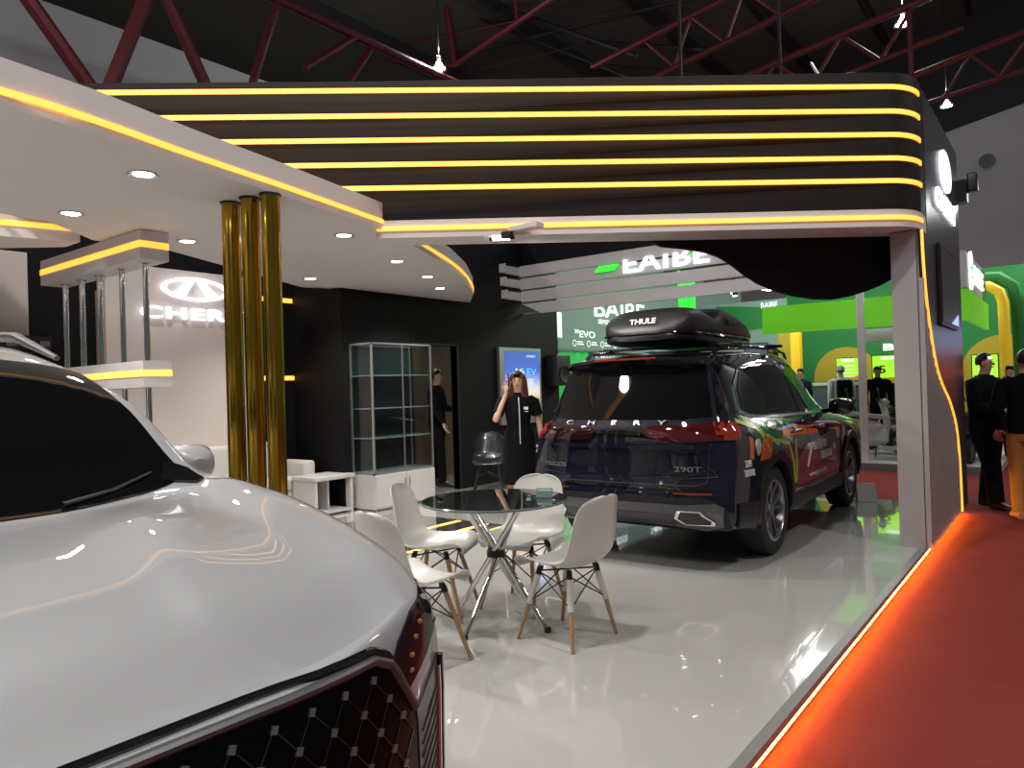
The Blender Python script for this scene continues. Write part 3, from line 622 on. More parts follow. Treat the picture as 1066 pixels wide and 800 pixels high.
def lime_poster(x0, x1, z0, z1, lab, digits=''):
    p = thing('lime_poster', lab, 'poster', ((x0+x1)/2, 17.0, z0), group='lit lime posters of the green booth'); w = x1-x0
    MB().rbox((-w/2-.02, 0, -.02), (w/2+.02, .05, z1-z0+.02), .008).build('frame', M_['green_deep'], p)
    MB().box((-w/2, -.008, 0), (w/2, -.002, z1-z0)).build('print', M_['lime_screen'], p, smooth=False)
    MB().box((-.03, .01, -z0), (.03, .04, 0)).box((-.2, -.05, -z0), (.2, .12, -z0+.02)).build('stand', M_['black_metal'], p, smooth=False)
    MB().rbox((-w*.28, -.012, (z1-z0)*.86), (w*.28, -.008, (z1-z0)*.95), .001).build('title_bar', M_['white_sign'], p, smooth=False)
    d = MB()
    if digits:
        for i, ch in enumerate(digits): place_mesh(d, fit_text(ch, .13, .17, .002, .02), ((i-.5)*w*.5, -.012, (z1-z0)*.5), (1, 0, 0), (0, 0, 1))
    else:
        for k in range(4): d.box((-w*.3, -.012, (z1-z0)*(.15+.16*k)), (w*.3, -.009, (z1-z0)*(.19+.16*k)))
    d.build('print_text', M_['green_deep'] if digits else M_['banner_text'], p, smooth=False)
    MB().box((-w/2, -.010, 0), (w/2, -.0085, (z1-z0)*.2)).build('yellow_strip', M_['yellow'], p, smooth=False)
lime_poster(-4.08, -3.62, 1.38, 1.86, 'lit lime poster behind the scooters, between the dark car and the white post')
lime_poster(-3.36, -2.62, 1.30, 1.88, 'lit lime poster with two black digits beside the white pillar', '52')
lime_poster(-1.56, -1.14, 1.25, 1.80, 'lit lime poster behind the head of the man by the dark wall')
# kiosks in front of the back wall
for i, x in enumerate((-4.95, -4.55, -4.15, -3.75)):
    k = thing('brochure_kiosk', 'low green and white display kiosk behind the scooters, '+('by the yellow column', 'second from the yellow column', 'third from the yellow column', 'farthest from the yellow column')[i], 'kiosk', (x, 17.5, 0), group='display kiosks')
    MB().rbox((-.17, -.08, 0), (.17, .08, 1.36), .01).build('body', M_['green_wall' if i else 'white_panel'], k)
    MB().rbox((-.16, -.10, 1.27), (.16, -.08, 1.34), .005).build('header', M_['white_panel'], k)
    MB().box((-.14, -.095, .75), (.14, -.085, 1.2)).build('display', M_['slate' if i else 'white_panel'], k, smooth=False)
for x0, z0, x1, z1, nm in ((-6.35, 1.5, -5.75, 2.35, 'dark standing screen against the yellow wall'), (-5.72, 1.4, -5.4, 1.95, 'orange rimmed rounded screen beside the yellow column')):
    p = thing('display_screen', nm, 'screen', ((x0+x1)/2, 17.6, 0)); w = x1-x0
    MB().rbox((-w/2, 0, z0), (w/2, .06, z1), .03).build('frame', M_['mustard'] if 'orange' in nm else M_['black_plastic'], p)
    MB().box((-w/2+.04, -.005, z0+.04), (w/2-.04, -.001, z1-.04)).build('display', M_['slate'], p, smooth=False)
    MB().box((-.04, 0, 0), (.04, .05, z0)).build('stand', M_['black_metal'], p, smooth=False)

# banner booth (sage green)
bn = thing('banner_booth', 'sage green brand banner over a bright green curtain', 'booth', (-8.0, 12.6, -.1))
MB().box((-.08, -.8, 2.28), (0, 9.5, 4.3)).build('banner', M_['banner'], bn, smooth=False)
MB().box((0.0, -.8, 2.25), (.02, 9.5, 2.29)).build('lower_edge', M_['trim_alu'], bn, smooth=False)
def btxt(s, w, h, y, z, nm='print'): place_mesh(MB(), fit_text(s, w, h, .004, .015), (.005, y, z+.1), (0, 1, 0), (0, 0, 1)).build(nm, M_['banner_text'], bn, smooth=False)
btxt('BAIBE', 2.3, .40, 1.9, 3.10); btxt('SEPEDA & MOTOR LISTRIK', 2.2, .10, 2.0, 2.80); btxt('EVO', .62, .14, .45, 2.50)
MB().prism([(0, 0), (.07, .05), (0, .10)], 0, .005, (.003, -.02, 2.50+.1), (0, 1, 0), (0, 0, 1)).prism([(0, 0), (.07, .05), (0, .10)], 0, .005, (.003, .06, 2.50+.1), (0, 1, 0), (0, 0, 1)).build('arrow_mark', M_['banner_text'], bn, smooth=False)
for k in range(4):
    MB().lathe([(.055, 0), (.07, 0), (.07, .004), (.055, .004)], (.002, -.05+k*.55, 2.41), axis='X', closed=True, n=20).box((.002, .06+k*.55, 2.38), (.006, .30+k*.55, 2.405)).box((.002, .06+k*.55, 2.43), (.006, .26+k*.55, 2.45)).build('icon', M_['banner_text'], bn, smooth=False)
MB().rbox((.003, -.70, 2.5), (.006, -.50, 3.0), .001).build('product_shape', M_['banner_text'], bn, smooth=False)
cu = MB(); pth = [(-.06+.02*math.sin(k*1.3), -.8+k*.06) for k in range(24)]
cu.ribbon(pth, 0, 2.26, .02).build('green_curtain', M_['green_curtain'], bn)
MB().box((-.06, .60, 0), (-.02, 6.5, 2.22)).build('slate_wall', M_['slate'], bn, smooth=False)
sw = thing('wall_sign', 'small slate sign with cursive lettering below the sage banner', 'sign', (-8.0, 13.9, 2.02))
place_mesh(MB(), fit_text('Generation', 1.1, .22, .004, .0), (.02, 0, 0), (0, 1, 0), (0, 0, 1)).build('lettering', M_['banner_text'], sw, smooth=False)
place_mesh(MB(), fit_text('TANPA', .5, .06, .004, .01), (.02, -.05, .14), (0, 1, 0), (0, 0, 1)).build('lettering', M_['banner_text'], sw, smooth=False)
place_mesh(MB(), fit_text('T-MAX', .6, .14, .004, .02), (.02, 2.0, .02), (0, 1, 0), (0, 0, 1)).build('lettering', M_['banner_text'], sw, smooth=False)
nt_ = thing('neon_column', 'cluster of bright green ribbed neon tubes beyond the roof box', 'neon column', (-5.7, 12.6, 2.0))
for k in range(4): MB().tube([(.085*k, 0, 0), (.085*k, 0, 2.0)], .036, 10).build('tube', M_['green_neon'], nt_)
MB().rbox((-.08, -.06, -.06), (.34, .06, 0), .01).build('base', M_['black_plastic'], nt_)
MB().box((.1, -.03, -2.0), (.16, .03, -.06)).build('stand', M_['black_metal'], nt_, smooth=False)
# pale board right of the banner booth, glow put into its colour
pb = thing('pale_green_board', 'pale and green wall board behind the spotlights', 'board', (-7.75, 17.95, 2.15))
MB().box((0, 0, 0), (2.35, .1, 1.25)).build('panel', M_['banner'], pb, smooth=False)
MB().prism([(0.6, .45), (2.3, .62), (2.3, 1.02), (1.2, 1.15), (.6, 1.2)], 0, .01, (0, -.002, 0), (1, 0, 0), (0, 0, 1)).build('green_swoosh', M_['green_wall'], pb, smooth=False)
place_mesh(MB(), fit_text('BAIBE', .40, .14, .004, .01), (1.95, -.02, 1.12), (1, 0, 0), (0, 0, 1)).build('lettering', M_['banner_text'], pb, smooth=False)
MB().box((.2, .02, -2.15), (.3, .08, 0)).box((2.0, .02, -2.15), (2.1, .08, 0)).build('leg', M_['black_metal'], pb, smooth=False)

# far right booth
fb = thing('screen_booth', 'white framed booth with blue and orange screens beyond the aisle', 'booth', (-.45, 17.0, -.1))
MB().box((.0, 0, 0), (.10, .1, 2.6)).box((.1, 0, 2.5), (3.2, .1, 2.6)).box((3.1, 0, 0), (3.2, .1, 2.5)).build('frame', M_['white_panel'], fb, smooth=False)
MB().box((.10, .02, 2.0), (3.1, .08, 2.5)).build('upper_screen', M_['blue_screen'], fb, smooth=False)
MB().box((.10, .02, .8), (3.1, .08, 2.0)).build('orange_screen', M_['orange_screen'], fb, smooth=False)
MB().box((.10, .02, 0), (3.1, .08, .8)).build('plinth', M_['white_panel'], fb, smooth=False)

# ---------------------------------------------------------------- scooters
def make_scooter(paint, lab, loc, rz, seatm='black_plastic', shield=True):
    s = thing('scooter', lab, 'scooter', loc, rz, group='scooters on the green booth stage')
    for x in (-.62, .62):
        w = MB().lathe([(.135, -.045), (.20, -.055), (.225, -.035), (.23, 0), (.225, .035), (.20, .055), (.135, .045)], (x, 0, .23), n=28, axis='Y', closed=True).build('wheel', M_['rubber'], s)
        rim = MB().lathe([(.02, -.03), (.05, -.03), (.05, .03), (.02, .03)], (x, 0, .23), n=16, axis='Y').lathe([(.125, -.04), (.14, -.04), (.14, .04), (.125, .04)], (x, 0, .23), axis='Y', closed=True)
        for k in range(5):
            a = 2*PI*k/5; rim.tube([(x, 0, .23), (x+.13*math.cos(a), 0, .23+.13*math.sin(a))], .014, 6)
        rim.build('rim', M_['silver_trim'], w)
    # rear body: fat loft
    def loft(secs, n=16):
        mb = MB(); vs = []; fs = []
        for x, z, ry, rz_ in secs:
            for j in range(n):
                a = 2*PI*j/n; c, q = math.cos(a), math.sin(a)
                vs.append((x, ry*math.copysign(abs(c)**.8, c), z+rz_*math.copysign(abs(q)**.8, q)))
        for i in range(len(secs)-1):
            for j in range(n): fs.append((i*n+j, i*n+(j+1) % n, (i+1)*n+(j+1) % n, (i+1)*n+j))
        fs += [tuple(range(n))[::-1], tuple((len(secs)-1)*n+j for j in range(n))]
        return mb.add(vs, fs)
    loft([(-.88, .62, .03, .05), (-.82, .60, .11, .12), (-.65, .55, .17, .19), (-.42, .50, .18, .22), (-.2, .46, .16, .22), (-.05, .42, .10, .16), (0, .38, .06, .08)]).build('rear_body', M_[paint], s)
    loft([(-.80, .76, .05, .03), (-.72, .79, .13, .045), (-.45, .78, .15, .05), (-.2, .74, .13, .05), (-.02, .73, .08, .04), (.02, .73, .03, .02)]).build('seat', M_[seatm], s)
    loft([(-.12, .20, .12, .03), (.0, .19, .17, .04), (.2, .19, .17, .04), (.34, .22, .14, .05)]).build('floorboard', M_[paint], s)
    fm = MB(); vs = []; fs = []; rows = [(.30, .20, .13), (.34, .40, .19), (.36, .60, .20), (.33, .80, .17), (.29, .93, .10)]
    for t in (0, .035):
        for x, z, w_ in rows:
            for k in range(7):
                u = -1+k/3; vs.append((x-.09*abs(u)**2.2+t+.06, u*w_, z))
    for i in range(4):
        for k in range(6):
            a = i*7+k; fs += [(a, a+1, a+8, a+7), (35+a+7, 35+a+8, 35+a+1, 35+a)]
    for i in range(4): fs += [(i*7, i*7+7, 42+i*7, 35+i*7), (i*7+6, 35+i*7+6, 35+i*7+13, i*7+13)]
    fs += [tuple(range(7))+tuple(range(41, 34, -1)), tuple(range(28, 35))+tuple(range(69, 62, -1))]
    fm.add(vs, fs).build('front_shield', M_[paint], s)
    MB().tube([(.30, 0, .9), (.38, 0, .62), (.56, 0, .35), (.62, 0, .23)], .035, 10).build('fork', M_['silver_trim'], s)
    loft([(.40, .50, .03, .02), (.50, .49, .09, .05), (.64, .47, .09, .05), (.78, .42, .06, .03)]).build('front_mudguard', M_[paint], s)
    h = MB().tube([(.24, -.33, 1.0), (.28, -.15, .98), (.30, 0, .97), (.28, .15, .98), (.24, .33, 1.0)], .018, 8).build('handlebar', M_['black_metal'], s)
    for sg_ in (-1, 1):
        MB().tube([(.24, sg_*.33, 1.0), (.25, sg_*.22, .995)], .026, 8).build('grip', M_['rubber'], h)
        MB().tube([(.28, sg_*.2, 1.0), (.26, sg_*.26, 1.16)], .008, 6).ell((.25, sg_*.27, 1.19), (.012, .06, .045)).build('mirror', M_['black_plastic'], h)
    MB().ell((.34, 0, .96), (.09, .10, .07)).build('headlight_cowl', M_[paint], s)
    MB().ell((.41, 0, .95), (.035, .055, .045)).build('headlight', M_['lamp'] if False else M_['steel'], s)
    MB().ell((-.87, 0, .66), (.03, .08, .03)).build('tail_light', M_['red_lens'], s)
    MB().tube([(-.2, .05, .2), (-.22, .16, .02)], .012, 6).build('side_stand', M_['black_metal'], s)
    return s
# rear-to-front heading along local +x
sc1 = make_scooter('scooter_grey', 'pearl grey step-through scooter in front, between the white post and the white pillar', (-2.55, 14.0, 0), math.radians(10), 'scooter_grey')
spots = [(-3.12, 14.85, 12, 'pearl grey scooter in the second row, seen on both sides of the white post', 'g'), (-5.2, 14.0, 12, 'pearl grey scooter hidden by the bonnet of the dark car', 'g'),
         (-1.28, 14.3, 85, 'dark scooter at the aisle end of the green booth stage', 'd'), (-3.85, 15.65, 10, 'black scooter in the third row below the lit lime poster', 'd'),
         (-5.0, 14.9, 12, 'white scooter with dark seat behind the dark car near the yellow column', 'w'), (-2.1, 15.8, 10, 'black scooter in the third row behind the white pillar', 'd'),
         (-6.2, 15.0, 80, 'black scooter standing crosswise near the yellow column', 'd'), (-5.7, 16.2, 10, 'dark scooter in the back row before the yellow wall', 'd'), (-7.1, 14.4, 80, 'black scooter at the banner end of the green booth stage', 'd')]
for x, y, a, lab, p in spots:
    s = dup(sc1, (x, y, 0), math.radians(a), lab)
    if p != 'g':
        new = M_['scooter_dark' if p == 'd' else 'scooter_white']
        for c in children(s):
            base = c.name.split('.')[0]
            if base in ('rear_body', 'front_shield', 'front_mudguard', 'floorboard', 'headlight_cowl', 'seat'):
                c.data = c.data.copy(); c.data.materials[0] = new if base != 'seat' else M_['black_plastic']
# ================================================================== furniture
# display cabinet
cb = thing('display_cabinet', 'tall glass display cabinet with aluminium frame on a white cupboard base', 'cabinet', (-6.8, 5.87, 0))
x0, x1, y0, y1 = -.2, .2, 0, 1.02
base = MB().box((x0, y0, .02), (x1, y1, .43)).box((x0+.03, y0+.03, 0), (x1-.03, y1-.03, .02)).build('cupboard_base', M_['white_panel'], cb, smooth=False)
for k in (0, 1):
    d = MB().box((x1, y0+.01+k*.505, .04), (x1+.016, y0+.505+k*.505, .42)).build('door', M_['white_panel'], cb, smooth=False)
    MB().tube([(x1+.03, .47+k*.08, .26), (x1+.03, .47+k*.08, .36)], .006, 8).build('handle', M_['steel'], d)
t = .022; fr = MB()
for x in (x0, x1-t):
    for y in (y0, y1-t): fr.box((x, y, .43), (x+t, y+t, 2.02))
for z in (.43, 2.0):
    fr.box((x0, y0, z), (x1, y0+t, z+t)).box((x0, y1-t, z), (x1, y1, z+t)).box((x0, y0, z), (x0+t, y1, z+t)).box((x1-t, y0, z), (x1, y1, z+t))
fr.box((x1-.012, .5, .45), (x1, .514, 2.0))
fr.build('frame', M_['alu'], cb, smooth=False)
for nm, lo, hi in (('side_pane', (x0+t, y0+.008, .45), (x1-t, y0+.014, 2.0)), ('side_pane', (x0+t, y1-.014, .45), (x1-t, y1-.008, 2.0)), ('glass_door', (x1-.012, y0+t, .45), (x1-.006, .5, 2.0)), ('glass_door', (x1-.012, .514, .45), (x1-.006, y1-t, 2.0)), ('top_pane', (x0+t, y0+t, 2.008), (x1-t, y1-t, 2.014))):
    MB().box(lo, hi).build(nm, M_['glass'], cb, smooth=False)
MB().box((x0+.002, y0+t, .45), (x0+.01, y1-t, 2.0)).build('back_panel', mat('dark_mirror_back', (.02, .03, .03), rough=.2), cb, smooth=False)
for z in (.86, 1.22, 1.62):
    MB().box((x0+.02, y0+.02, z), (x1-.02, y1-.02, z+.010)).build('glass_shelf', mat('shelf_glass', (.30, .34, .34), rough=.2) if z == .86 else bpy.data.materials['shelf_glass'], cb, smooth=False)

# coffee table by the cabinet (white, hollow sided)
ct = thing('coffee_table', 'white open box coffee table in front of the glass cabinet', 'table', (-7.11, 5.30, 0))
MB().rbox((-.22, -.07, .41), (.22, .52, .46), .006).build('tabletop', M_['white_panel'], ct)
MB().rbox((-.21, -.06, .0), (.20, -.02, .41), .004).build('leg_panel', M_['white_panel'], ct)
MB().rbox((-.21, .46, .0), (.20, .50, .41), .004).build('leg_panel', M_['white_panel'], ct)
MB().box((-.21, .2, .03), (.10, .22, .41)).box((-.20, -.02, .02), (.19, .46, .05)).build('inner_panel', M_['white_panel'], ct, smooth=False)
# sofa
def sofa(lab, loc, w, rz):
    s = thing('sofa', lab, 'sofa', loc, rz, group='white lounge seats')
    MB().rbox((-w/2, 0, .06), (w/2, .72, .28), .03).build('base', M_['leather'], s)
    n = max(1, round(w/.7)); cw = (w-.36)/n
    for k in range(n): MB().rbox((-w/2+.18+k*cw, .15, .28), (-w/2+.18+(k+1)*cw-.005, .74, .44), .04, 4).build('seat_cushion', M_['leather'], s)
    MB().rbox((-w/2+.14, 0, .25), (w/2-.14, .20, .86), .05, 4).build('backrest', M_['leather'], s)
    for sg_ in (-1, 1):
        a, b = sorted((sg_*w/2, sg_*(w/2-.17))); MB().rbox((a, 0, .06), (b, .74, .62), .045, 4).build('armrest', M_['leather'], s)
    for x in (-w/2+.1, w/2-.1):
        for y in (.08, .64): MB().lathe([(.02, 0), (.025, .06)], (x, y, 0), n=10).build('leg', M_['chrome'], s)
    s.scale = (1, .67, 1)
    return s
sofa('white leather two seat sofa against the logo wall behind the gold poles', (-7.84, 4.72, 0), 1.75, -PI/2)
sofa('white leather armchair beside the sofa, partly behind the white car mirror', (-7.50, 3.36, 0), .84, -PI/2)

# round glass table
tb = thing('glass_table', 'round smoked glass table on crossed chrome tube legs', 'table', (-2.80, 3.44, 0))
R_ = .445
MB().lathe([(.001, .738), (R_-.006, .738), (R_-.006, .75), (.001, .75)], n=72).build('tabletop', M_['table_glass'], tb)
MB().lathe([(R_-.006, .737), (R_, .740), (R_, .748), (R_-.006, .751)], n=72, closed=True).build('glass_rim', M_['glass_edge'], tb)
tops = []; fh = [(-2.805, 3.107), (-3.112, 3.436), (-2.449, 3.43), (-2.79, 3.77)]
for x, y in fh:
    a = V((x+2.80, y-3.44, .0)); b = V((-a.x*.72, -a.y*.72, .735)); 
    tn = V((-a.y, a.x, 0)).normalized()*.028
    l = MB().tube([a+tn+V((0, 0, .01)), b+tn], .0165, 12).build('leg', M_['chrome'], tb)
    MB().lathe([(.02, 0), (.021, .02), (.018, .03)], tuple(a+tn), n=12).build('foot_cap', M_['black_plastic'], l)
    MB().lathe([(.03, -.008), (.03, .0)], tuple(b+tn+V((0, 0, 0))), n=14).build('glass_pad', M_['steel'], l)
MB().lathe([(.045, .40), (.056, .405), (.056, .44), (.045, .445)], n=20).build('hub', M_['black_metal'], tb)
it = thing('name_card_holder', 'small clear card holder lying on the glass table', 'card holder', (-2.56, 3.62, .752), .4)
MB().box((-.06, -.03, 0), (.06, .03, .004)).add([(-.05, .0, .004), (.05, .0, .004), (.05, .03, .05), (-.05, .03, .05), (-.05, .004, .004), (.05, .004, .004), (.05, .034, .05), (-.05, .034, .05)], [(0, 1, 2, 3), (7, 6, 5, 4), (0, 4, 5, 1), (1, 5, 6, 2), (2, 6, 7, 3), (3, 7, 4, 0)]).build('holder', M_['glass_edge'], it, smooth=False)
MB().box((-.045, .02, .02), (.045, .022, .045)).build('card', M_['print_white'], it, smooth=False)

# moulded shell chairs
def make_chair(lab, loc, face, sleeves=False):
    s = thing('shell_chair', lab, 'chair', loc, math.atan2(face[1], face[0])-PI/2, group='white shell chairs around the glass table')
    prof = [(.235, .405, .17), (.232, .425, .195), (.20, .438, .215), (.12, .428, .228), (.03, .418, .232), (-.07, .418, .232), (-.14, .432, .230), (-.185, .47, .226), (-.21, .53, .220), (-.225, .60, .212), (-.24, .68, .200), (-.255, .75, .182), (-.265, .79, .150), (-.270, .812, .10), (-.272, .82, .03)]
    P = np.array(prof); n = 4; t = np.linspace(0, len(P)-1, (len(P)-1)*n+1)
    Q = np.array([np.interp(t, range(len(P)), P[:, k]) for k in range(3)]).T
    for _ in range(3): Q[1:-1] = (Q[:-2]+2*Q[1:-1]+Q[2:])/4
    m = 18; vs = []; fs = []; K = len(Q)
    tang = np.gradient(Q[:, :2], axis=0)
    for i, (y, z, w) in enumerate(Q):
        ty, tz = tang[i]; L_ = math.hypot(ty, tz)+1e-9; ny, nz = tz/L_, -ty/L_       # normal towards the sitter
        if nz < 0 and y > -.1: ny, nz = -ny, -nz
        up = max(0, min(1, (z-.42)/.2)); f_ = i/(K-1)
        lift = .050*(1-up)*min(1, f_*6)+.050*up*(1-max(0, (f_-.75))*3.2)
        for k in range(m+1):
            u = -1+2*k/m; cv = abs(u)**2.6
            vs.append((u*w, y+ny*lift*cv if up > .01 else y, z+(nz*lift*cv)))
    for i in range(K-1):
        for k in range(m): a = i*(m+1)+k; fs.append((a, a+1, a+m+2, a+m+1))
    me = bpy.data.meshes.new('seat_shell'); me.from_pydata(vs, [], fs); o = bpy.data.objects.new('tmp', me); COL.objects.link(o)
    sd = o.modifiers.new('s', 'SOLIDIFY'); sd.thickness = .007; sd.offset = 0
    me = baked(o); link('seat_shell', me, M_['white_plastic'], s, ang=60)
    tips = []
    for sx in (-1, 1):
        for sy in (-1, 1):
            foot = V((sx*.205, .03+sy*.195, 0)); top = V((sx*.125, .01+sy*.105, .395)); tips.append((foot, top))
            l = MB().tube([foot, foot.lerp(top, .5), top], [.010, .0135, .0145], 12).build('leg', M_['wood'], s)
            if sleeves: MB().tube([foot.lerp(top, .52), foot.lerp(top, .93)], .0175, 12).build('wrap', M_['sleeve'], l)
            MB().tube([foot.lerp(top, .93), foot.lerp(top, 1.02)], .0165, 8).build('socket', M_['black_metal'], l)
    w = MB(); r = .004
    at = lambda i, f: tips[i][0].lerp(tips[i][1], f)
    for a, b in ((0, 1), (1, 3), (3, 2), (2, 0)):
        w.tube([at(a, .55), at(b, .97)], r, 6).tube([at(b, .55), at(a, .97)], r, 6)
    w.tube([at(0, .98), at(3, .98)], r*1.3, 6).tube([at(1, .98), at(2, .98)], r*1.3, 6)
    w.build('wire_brace', M_['black_metal'], s)
    for i in range(4):
        p = at(i, 1.0); MB().lathe([(.014, 0), (.016, .02)], (p.x*.95, p.y*.95, .395), n=10).build('mount', M_['black_plastic'], s)
    return s
c1 = make_chair('white shell chair with wrapped wooden legs, nearest the open stage floor', (-2.285, 3.46, 0), (-1, .08), True)
c2 = make_chair('white shell chair behind the glass table, its backrest next to the dark car', (-2.89, 3.84, 0), (.10, -1))
c3 = dup(c2, (-3.27, 3.40, 0), math.atan2(.42, .90)-PI/2, 'white shell chair on the lounge side of the glass table, seat pointing at the table')
c4 = dup(c2, (-2.77, 2.69, 0), math.atan2(1, .12)-PI/2, 'white shell chair partly hidden behind the headlight of the white car')
# black chair and small stool by the woman
bc = dup(c2, (-6.35, 7.7, 0), math.radians(215), 'dark shell chair beside the woman in black')
bc.name = 'dark_chair'; bc['group'] = 'dark chairs'
for c in children(bc):
    c.data = c.data.copy(); c.data.materials[0] = M_['scooter_dark'] if c.name.startswith('seat_shell') else M_['black_metal']
st = thing('side_stool', 'small white topped stool with splayed dark legs behind the woman', 'stool', (-6.3, 9.1, 0))
MB().rbox((-.16, -.18, .52), (.16, .18, .56), .015).build('seat', M_['white_panel'], st)
for sx in (-1, 1):
    for sy in (-1, 1): MB().tube([(sx*.17, sy*.18, 0), (sx*.10, sy*.11, .52)], .012, 8).build('leg', M_['steel'], st)
ws = thing('info_sign', 'small white tilted information plate on the floor by the dark car wheel', 'sign', (-1.93, 9.18, 0), math.radians(-70))
MB().prism([(-.10, 0), (.10, 0), (-.02, .19), (-.10, .19)], -.10, .10, (0, 0, 0), (1, 0, 0), (0, 0, 1)).build('body', M_['black_plastic'], ws, smooth=False)
MB().add([(.105, -.10, .0), (.105, .10, .0), (-.015, .10, .195), (-.015, -.10, .195), (.110, -.10, .003), (.110, .10, .003), (-.01, .10, .198), (-.01, -.10, .198)], [(0, 1, 2, 3), (7, 6, 5, 4), (0, 4, 5, 1), (1, 5, 6, 2), (2, 6, 7, 3), (3, 7, 4, 0)]).build('plate', M_['print_white'], ws, smooth=False)
# ================================================================== cars
def refine(A, n):   # monotone cubic through rows of A, n steps per interval
    A = np.asarray(A, float); k = len(A); d = A[1:]-A[:-1]; m = np.zeros_like(A)
    with np.errstate(all='ignore'):
        h = 2*d[:-1]*d[1:]/(d[:-1]+d[1:]); m[1:-1] = np.where(d[:-1]*d[1:] > 0, h, 0)
    m[0] = d[0]; m[-1] = d[-1]; out = []
    for i in range(k-1):
        for s in range(n):
            t = s/n; out.append((2*t**3-3*t**2+1)*A[i]+(t**3-2*t**2+t)*m[i]+(-2*t**3+3*t**2)*A[i+1]+(t**3-t**2)*m[i+1])
    out.append(A[-1]); return np.array(out)
def car_mesh(st, rear, front, n=4, g=4.0):
    D = refine(st, n); D = refine(D.transpose(1, 0, 2), n).transpose(1, 0, 2)     # [u][v][3]
    nU, nV = D.shape[:2]; K = 2*n; vs = []; fs = []
    idx = {}
    def vid(p):
        k = tuple(np.round(p, 5)); 
        if k not in idx: idx[k] = len(vs); vs.append(tuple(p))
        return idx[k]
    def quad(a, b, c, d):
        q = []
        for p in (a, b, c, d):
            i = vid(p)
            if i not in q: q.append(i)
        if len(q) > 2: fs.append(q)
    for u in range(nU-1):
        for v in range(nV-1): quad(D[u, v], D[u+1, v], D[u+1, v+1], D[u, v+1])
    for ring, cen in ((D[0], rear), (D[-1], front)):
        C = refine(np.array(cen), n)      # rows v = 2n .. 10n
        last = nV-1; rows = []
        for r in range(len(C)):
            v = 2*n+r; R = ring[v]; row = []
            for k in range(K+1):
                if r == 0: row.append(ring[k])
                elif r == len(C)-1: row.append(ring[last-k])
                elif k == K: row.append(R)
                else:
                    fr = abs(ring[k][1])/max(abs(ring[K][1]), 1e-6); w = min(1, min(r, len(C)-1-r)/3)
                    gg = fr**g
                    row.append(np.array([C[r][0]+(R[0]-C[r][0])*gg, R[1]*fr, C[r][1]+(R[2]-C[r][1])*fr**2]))
            rows.append(row)
        for r in range(len(C)-1):
            for k in range(K): quad(rows[r][k], rows[r][k+1], rows[r+1][k+1], rows[r+1][k])
    full = list(vs)+[(x, -y, z) for x, y, z in vs]; N = len(vs)
    me = bpy.data.meshes.new('body'); me.from_pydata(full, [], fs+[[i+N for i in f[::-1]] for f in fs])
    bm = bmesh.new(); bm.from_mesh(me); bmesh.ops.remove_doubles(bm, verts=bm.verts, dist=2e-4); bmesh.ops.recalc_face_normals(bm, faces=bm.faces)
    bm.to_mesh(me); tree = BVHTree.FromBMesh(bm); bm.free(); return me, tree
def cut_arches(me, axles, r, ay, zc):
    o = bpy.data.objects.new('tmp', me); COL.objects.link(o); cut = MB()
    for x in axles:
        for s in (-1, 1):
            cut.lathe([(r, s*ay), (r, s*1.3)], (x, 0, zc), n=48, axis='Y')
    c = cut.build('cut', None, smooth=False)
    m = o.modifiers.new('b', 'BOOLEAN'); m.operation = 'DIFFERENCE'; m.object = c; m.solver = 'EXACT'
    res = baked(o); bpy.data.objects.remove(c, do_unlink=True); return res
FR = dict(right=((1, 0, 0), (0, 0, 1)), left=((-1, 0, 0), (0, 0, 1)), rear=((0, -1, 0), (0, 0, 1)), front=((0, 1, 0), (0, 0, 1)), top=((1, 0, 0), (0, 1, 0)))
def drape(tree, polys, frame, off=.004, step=.06, thick=None, me2d=None, far=8.0, mb=None):
    """polys in the frame's (u, w) metres, laid on to the body along the frame's normal, with a real thickness"""
    U, W = (V(a) for a in FR[frame]) if isinstance(frame, str) else (V(frame[0]), V(frame[1])); N = U.cross(W)
    out = mb or MB()
    for poly in (polys if me2d is None else [None]):
        bm = bmesh.new()
        if me2d is not None: bm.from_mesh(me2d)
        else:
            bm.faces.new([bm.verts.new((a, b, 0)) for a, b in poly])
        bmesh.ops.triangulate(bm, faces=bm.faces[:])
        xs = [v.co.x for v in bm.verts]; ys = [v.co.y for v in bm.verts]
        for lo, hi, ax in ((min(xs), max(xs), 0), (min(ys), max(ys), 1)):
            k = int((hi-lo)/step)
            for i in range(1, k+1):
                co = [0, 0, 0]; co[ax] = lo+(hi-lo)*i/(k+1); no = [0, 0, 0]; no[ax] = 1
                bmesh.ops.bisect_plane(bm, geom=bm.verts[:]+bm.edges[:]+bm.faces[:], plane_co=co, plane_no=no, dist=1e-5)
        bmesh.ops.remove_doubles(bm, verts=bm.verts, dist=1e-5)
        bm.verts.ensure_lookup_table(); bm.verts.index_update(); top = []; bot = []
        th = thick if thick is not None else off
        for v in bm.verts:
            p = U*v.co.x+W*v.co.y; hit, nr, _, _ = tree.ray_cast(p+N*far, -N)
            if hit is None:
                # beyond the outline: find the nearest body point along the way
                hit, nr, _, _ = tree.find_nearest(p+N*.85)
                if nr.dot(N) < 0: nr = -nr
            top.append(hit+nr*off); bot.append(hit-nr*max(.003, th-off))
        n = len(top); faces = [[v.index for v in f.verts] for f in bm.faces]
        allf = faces+[[i+n for i in f[::-1]] for f in faces]
        for e in bm.edges:
            if len(e.link_faces) == 1:
                f = e.link_faces[0]; vv = [l.vert.index for l in f.loops]; a, b = e.verts[0].index, e.verts[1].index
                ia = vv.index(a)
                if vv[(ia+1) % len(vv)] != b: a, b = b, a
                allf.append([b, a, a+n, b+n])
        out.add(top+bot, allf); bm.free()
    return out
def mirrored(poly): return [(-a, b) for a, b in poly][::-1]
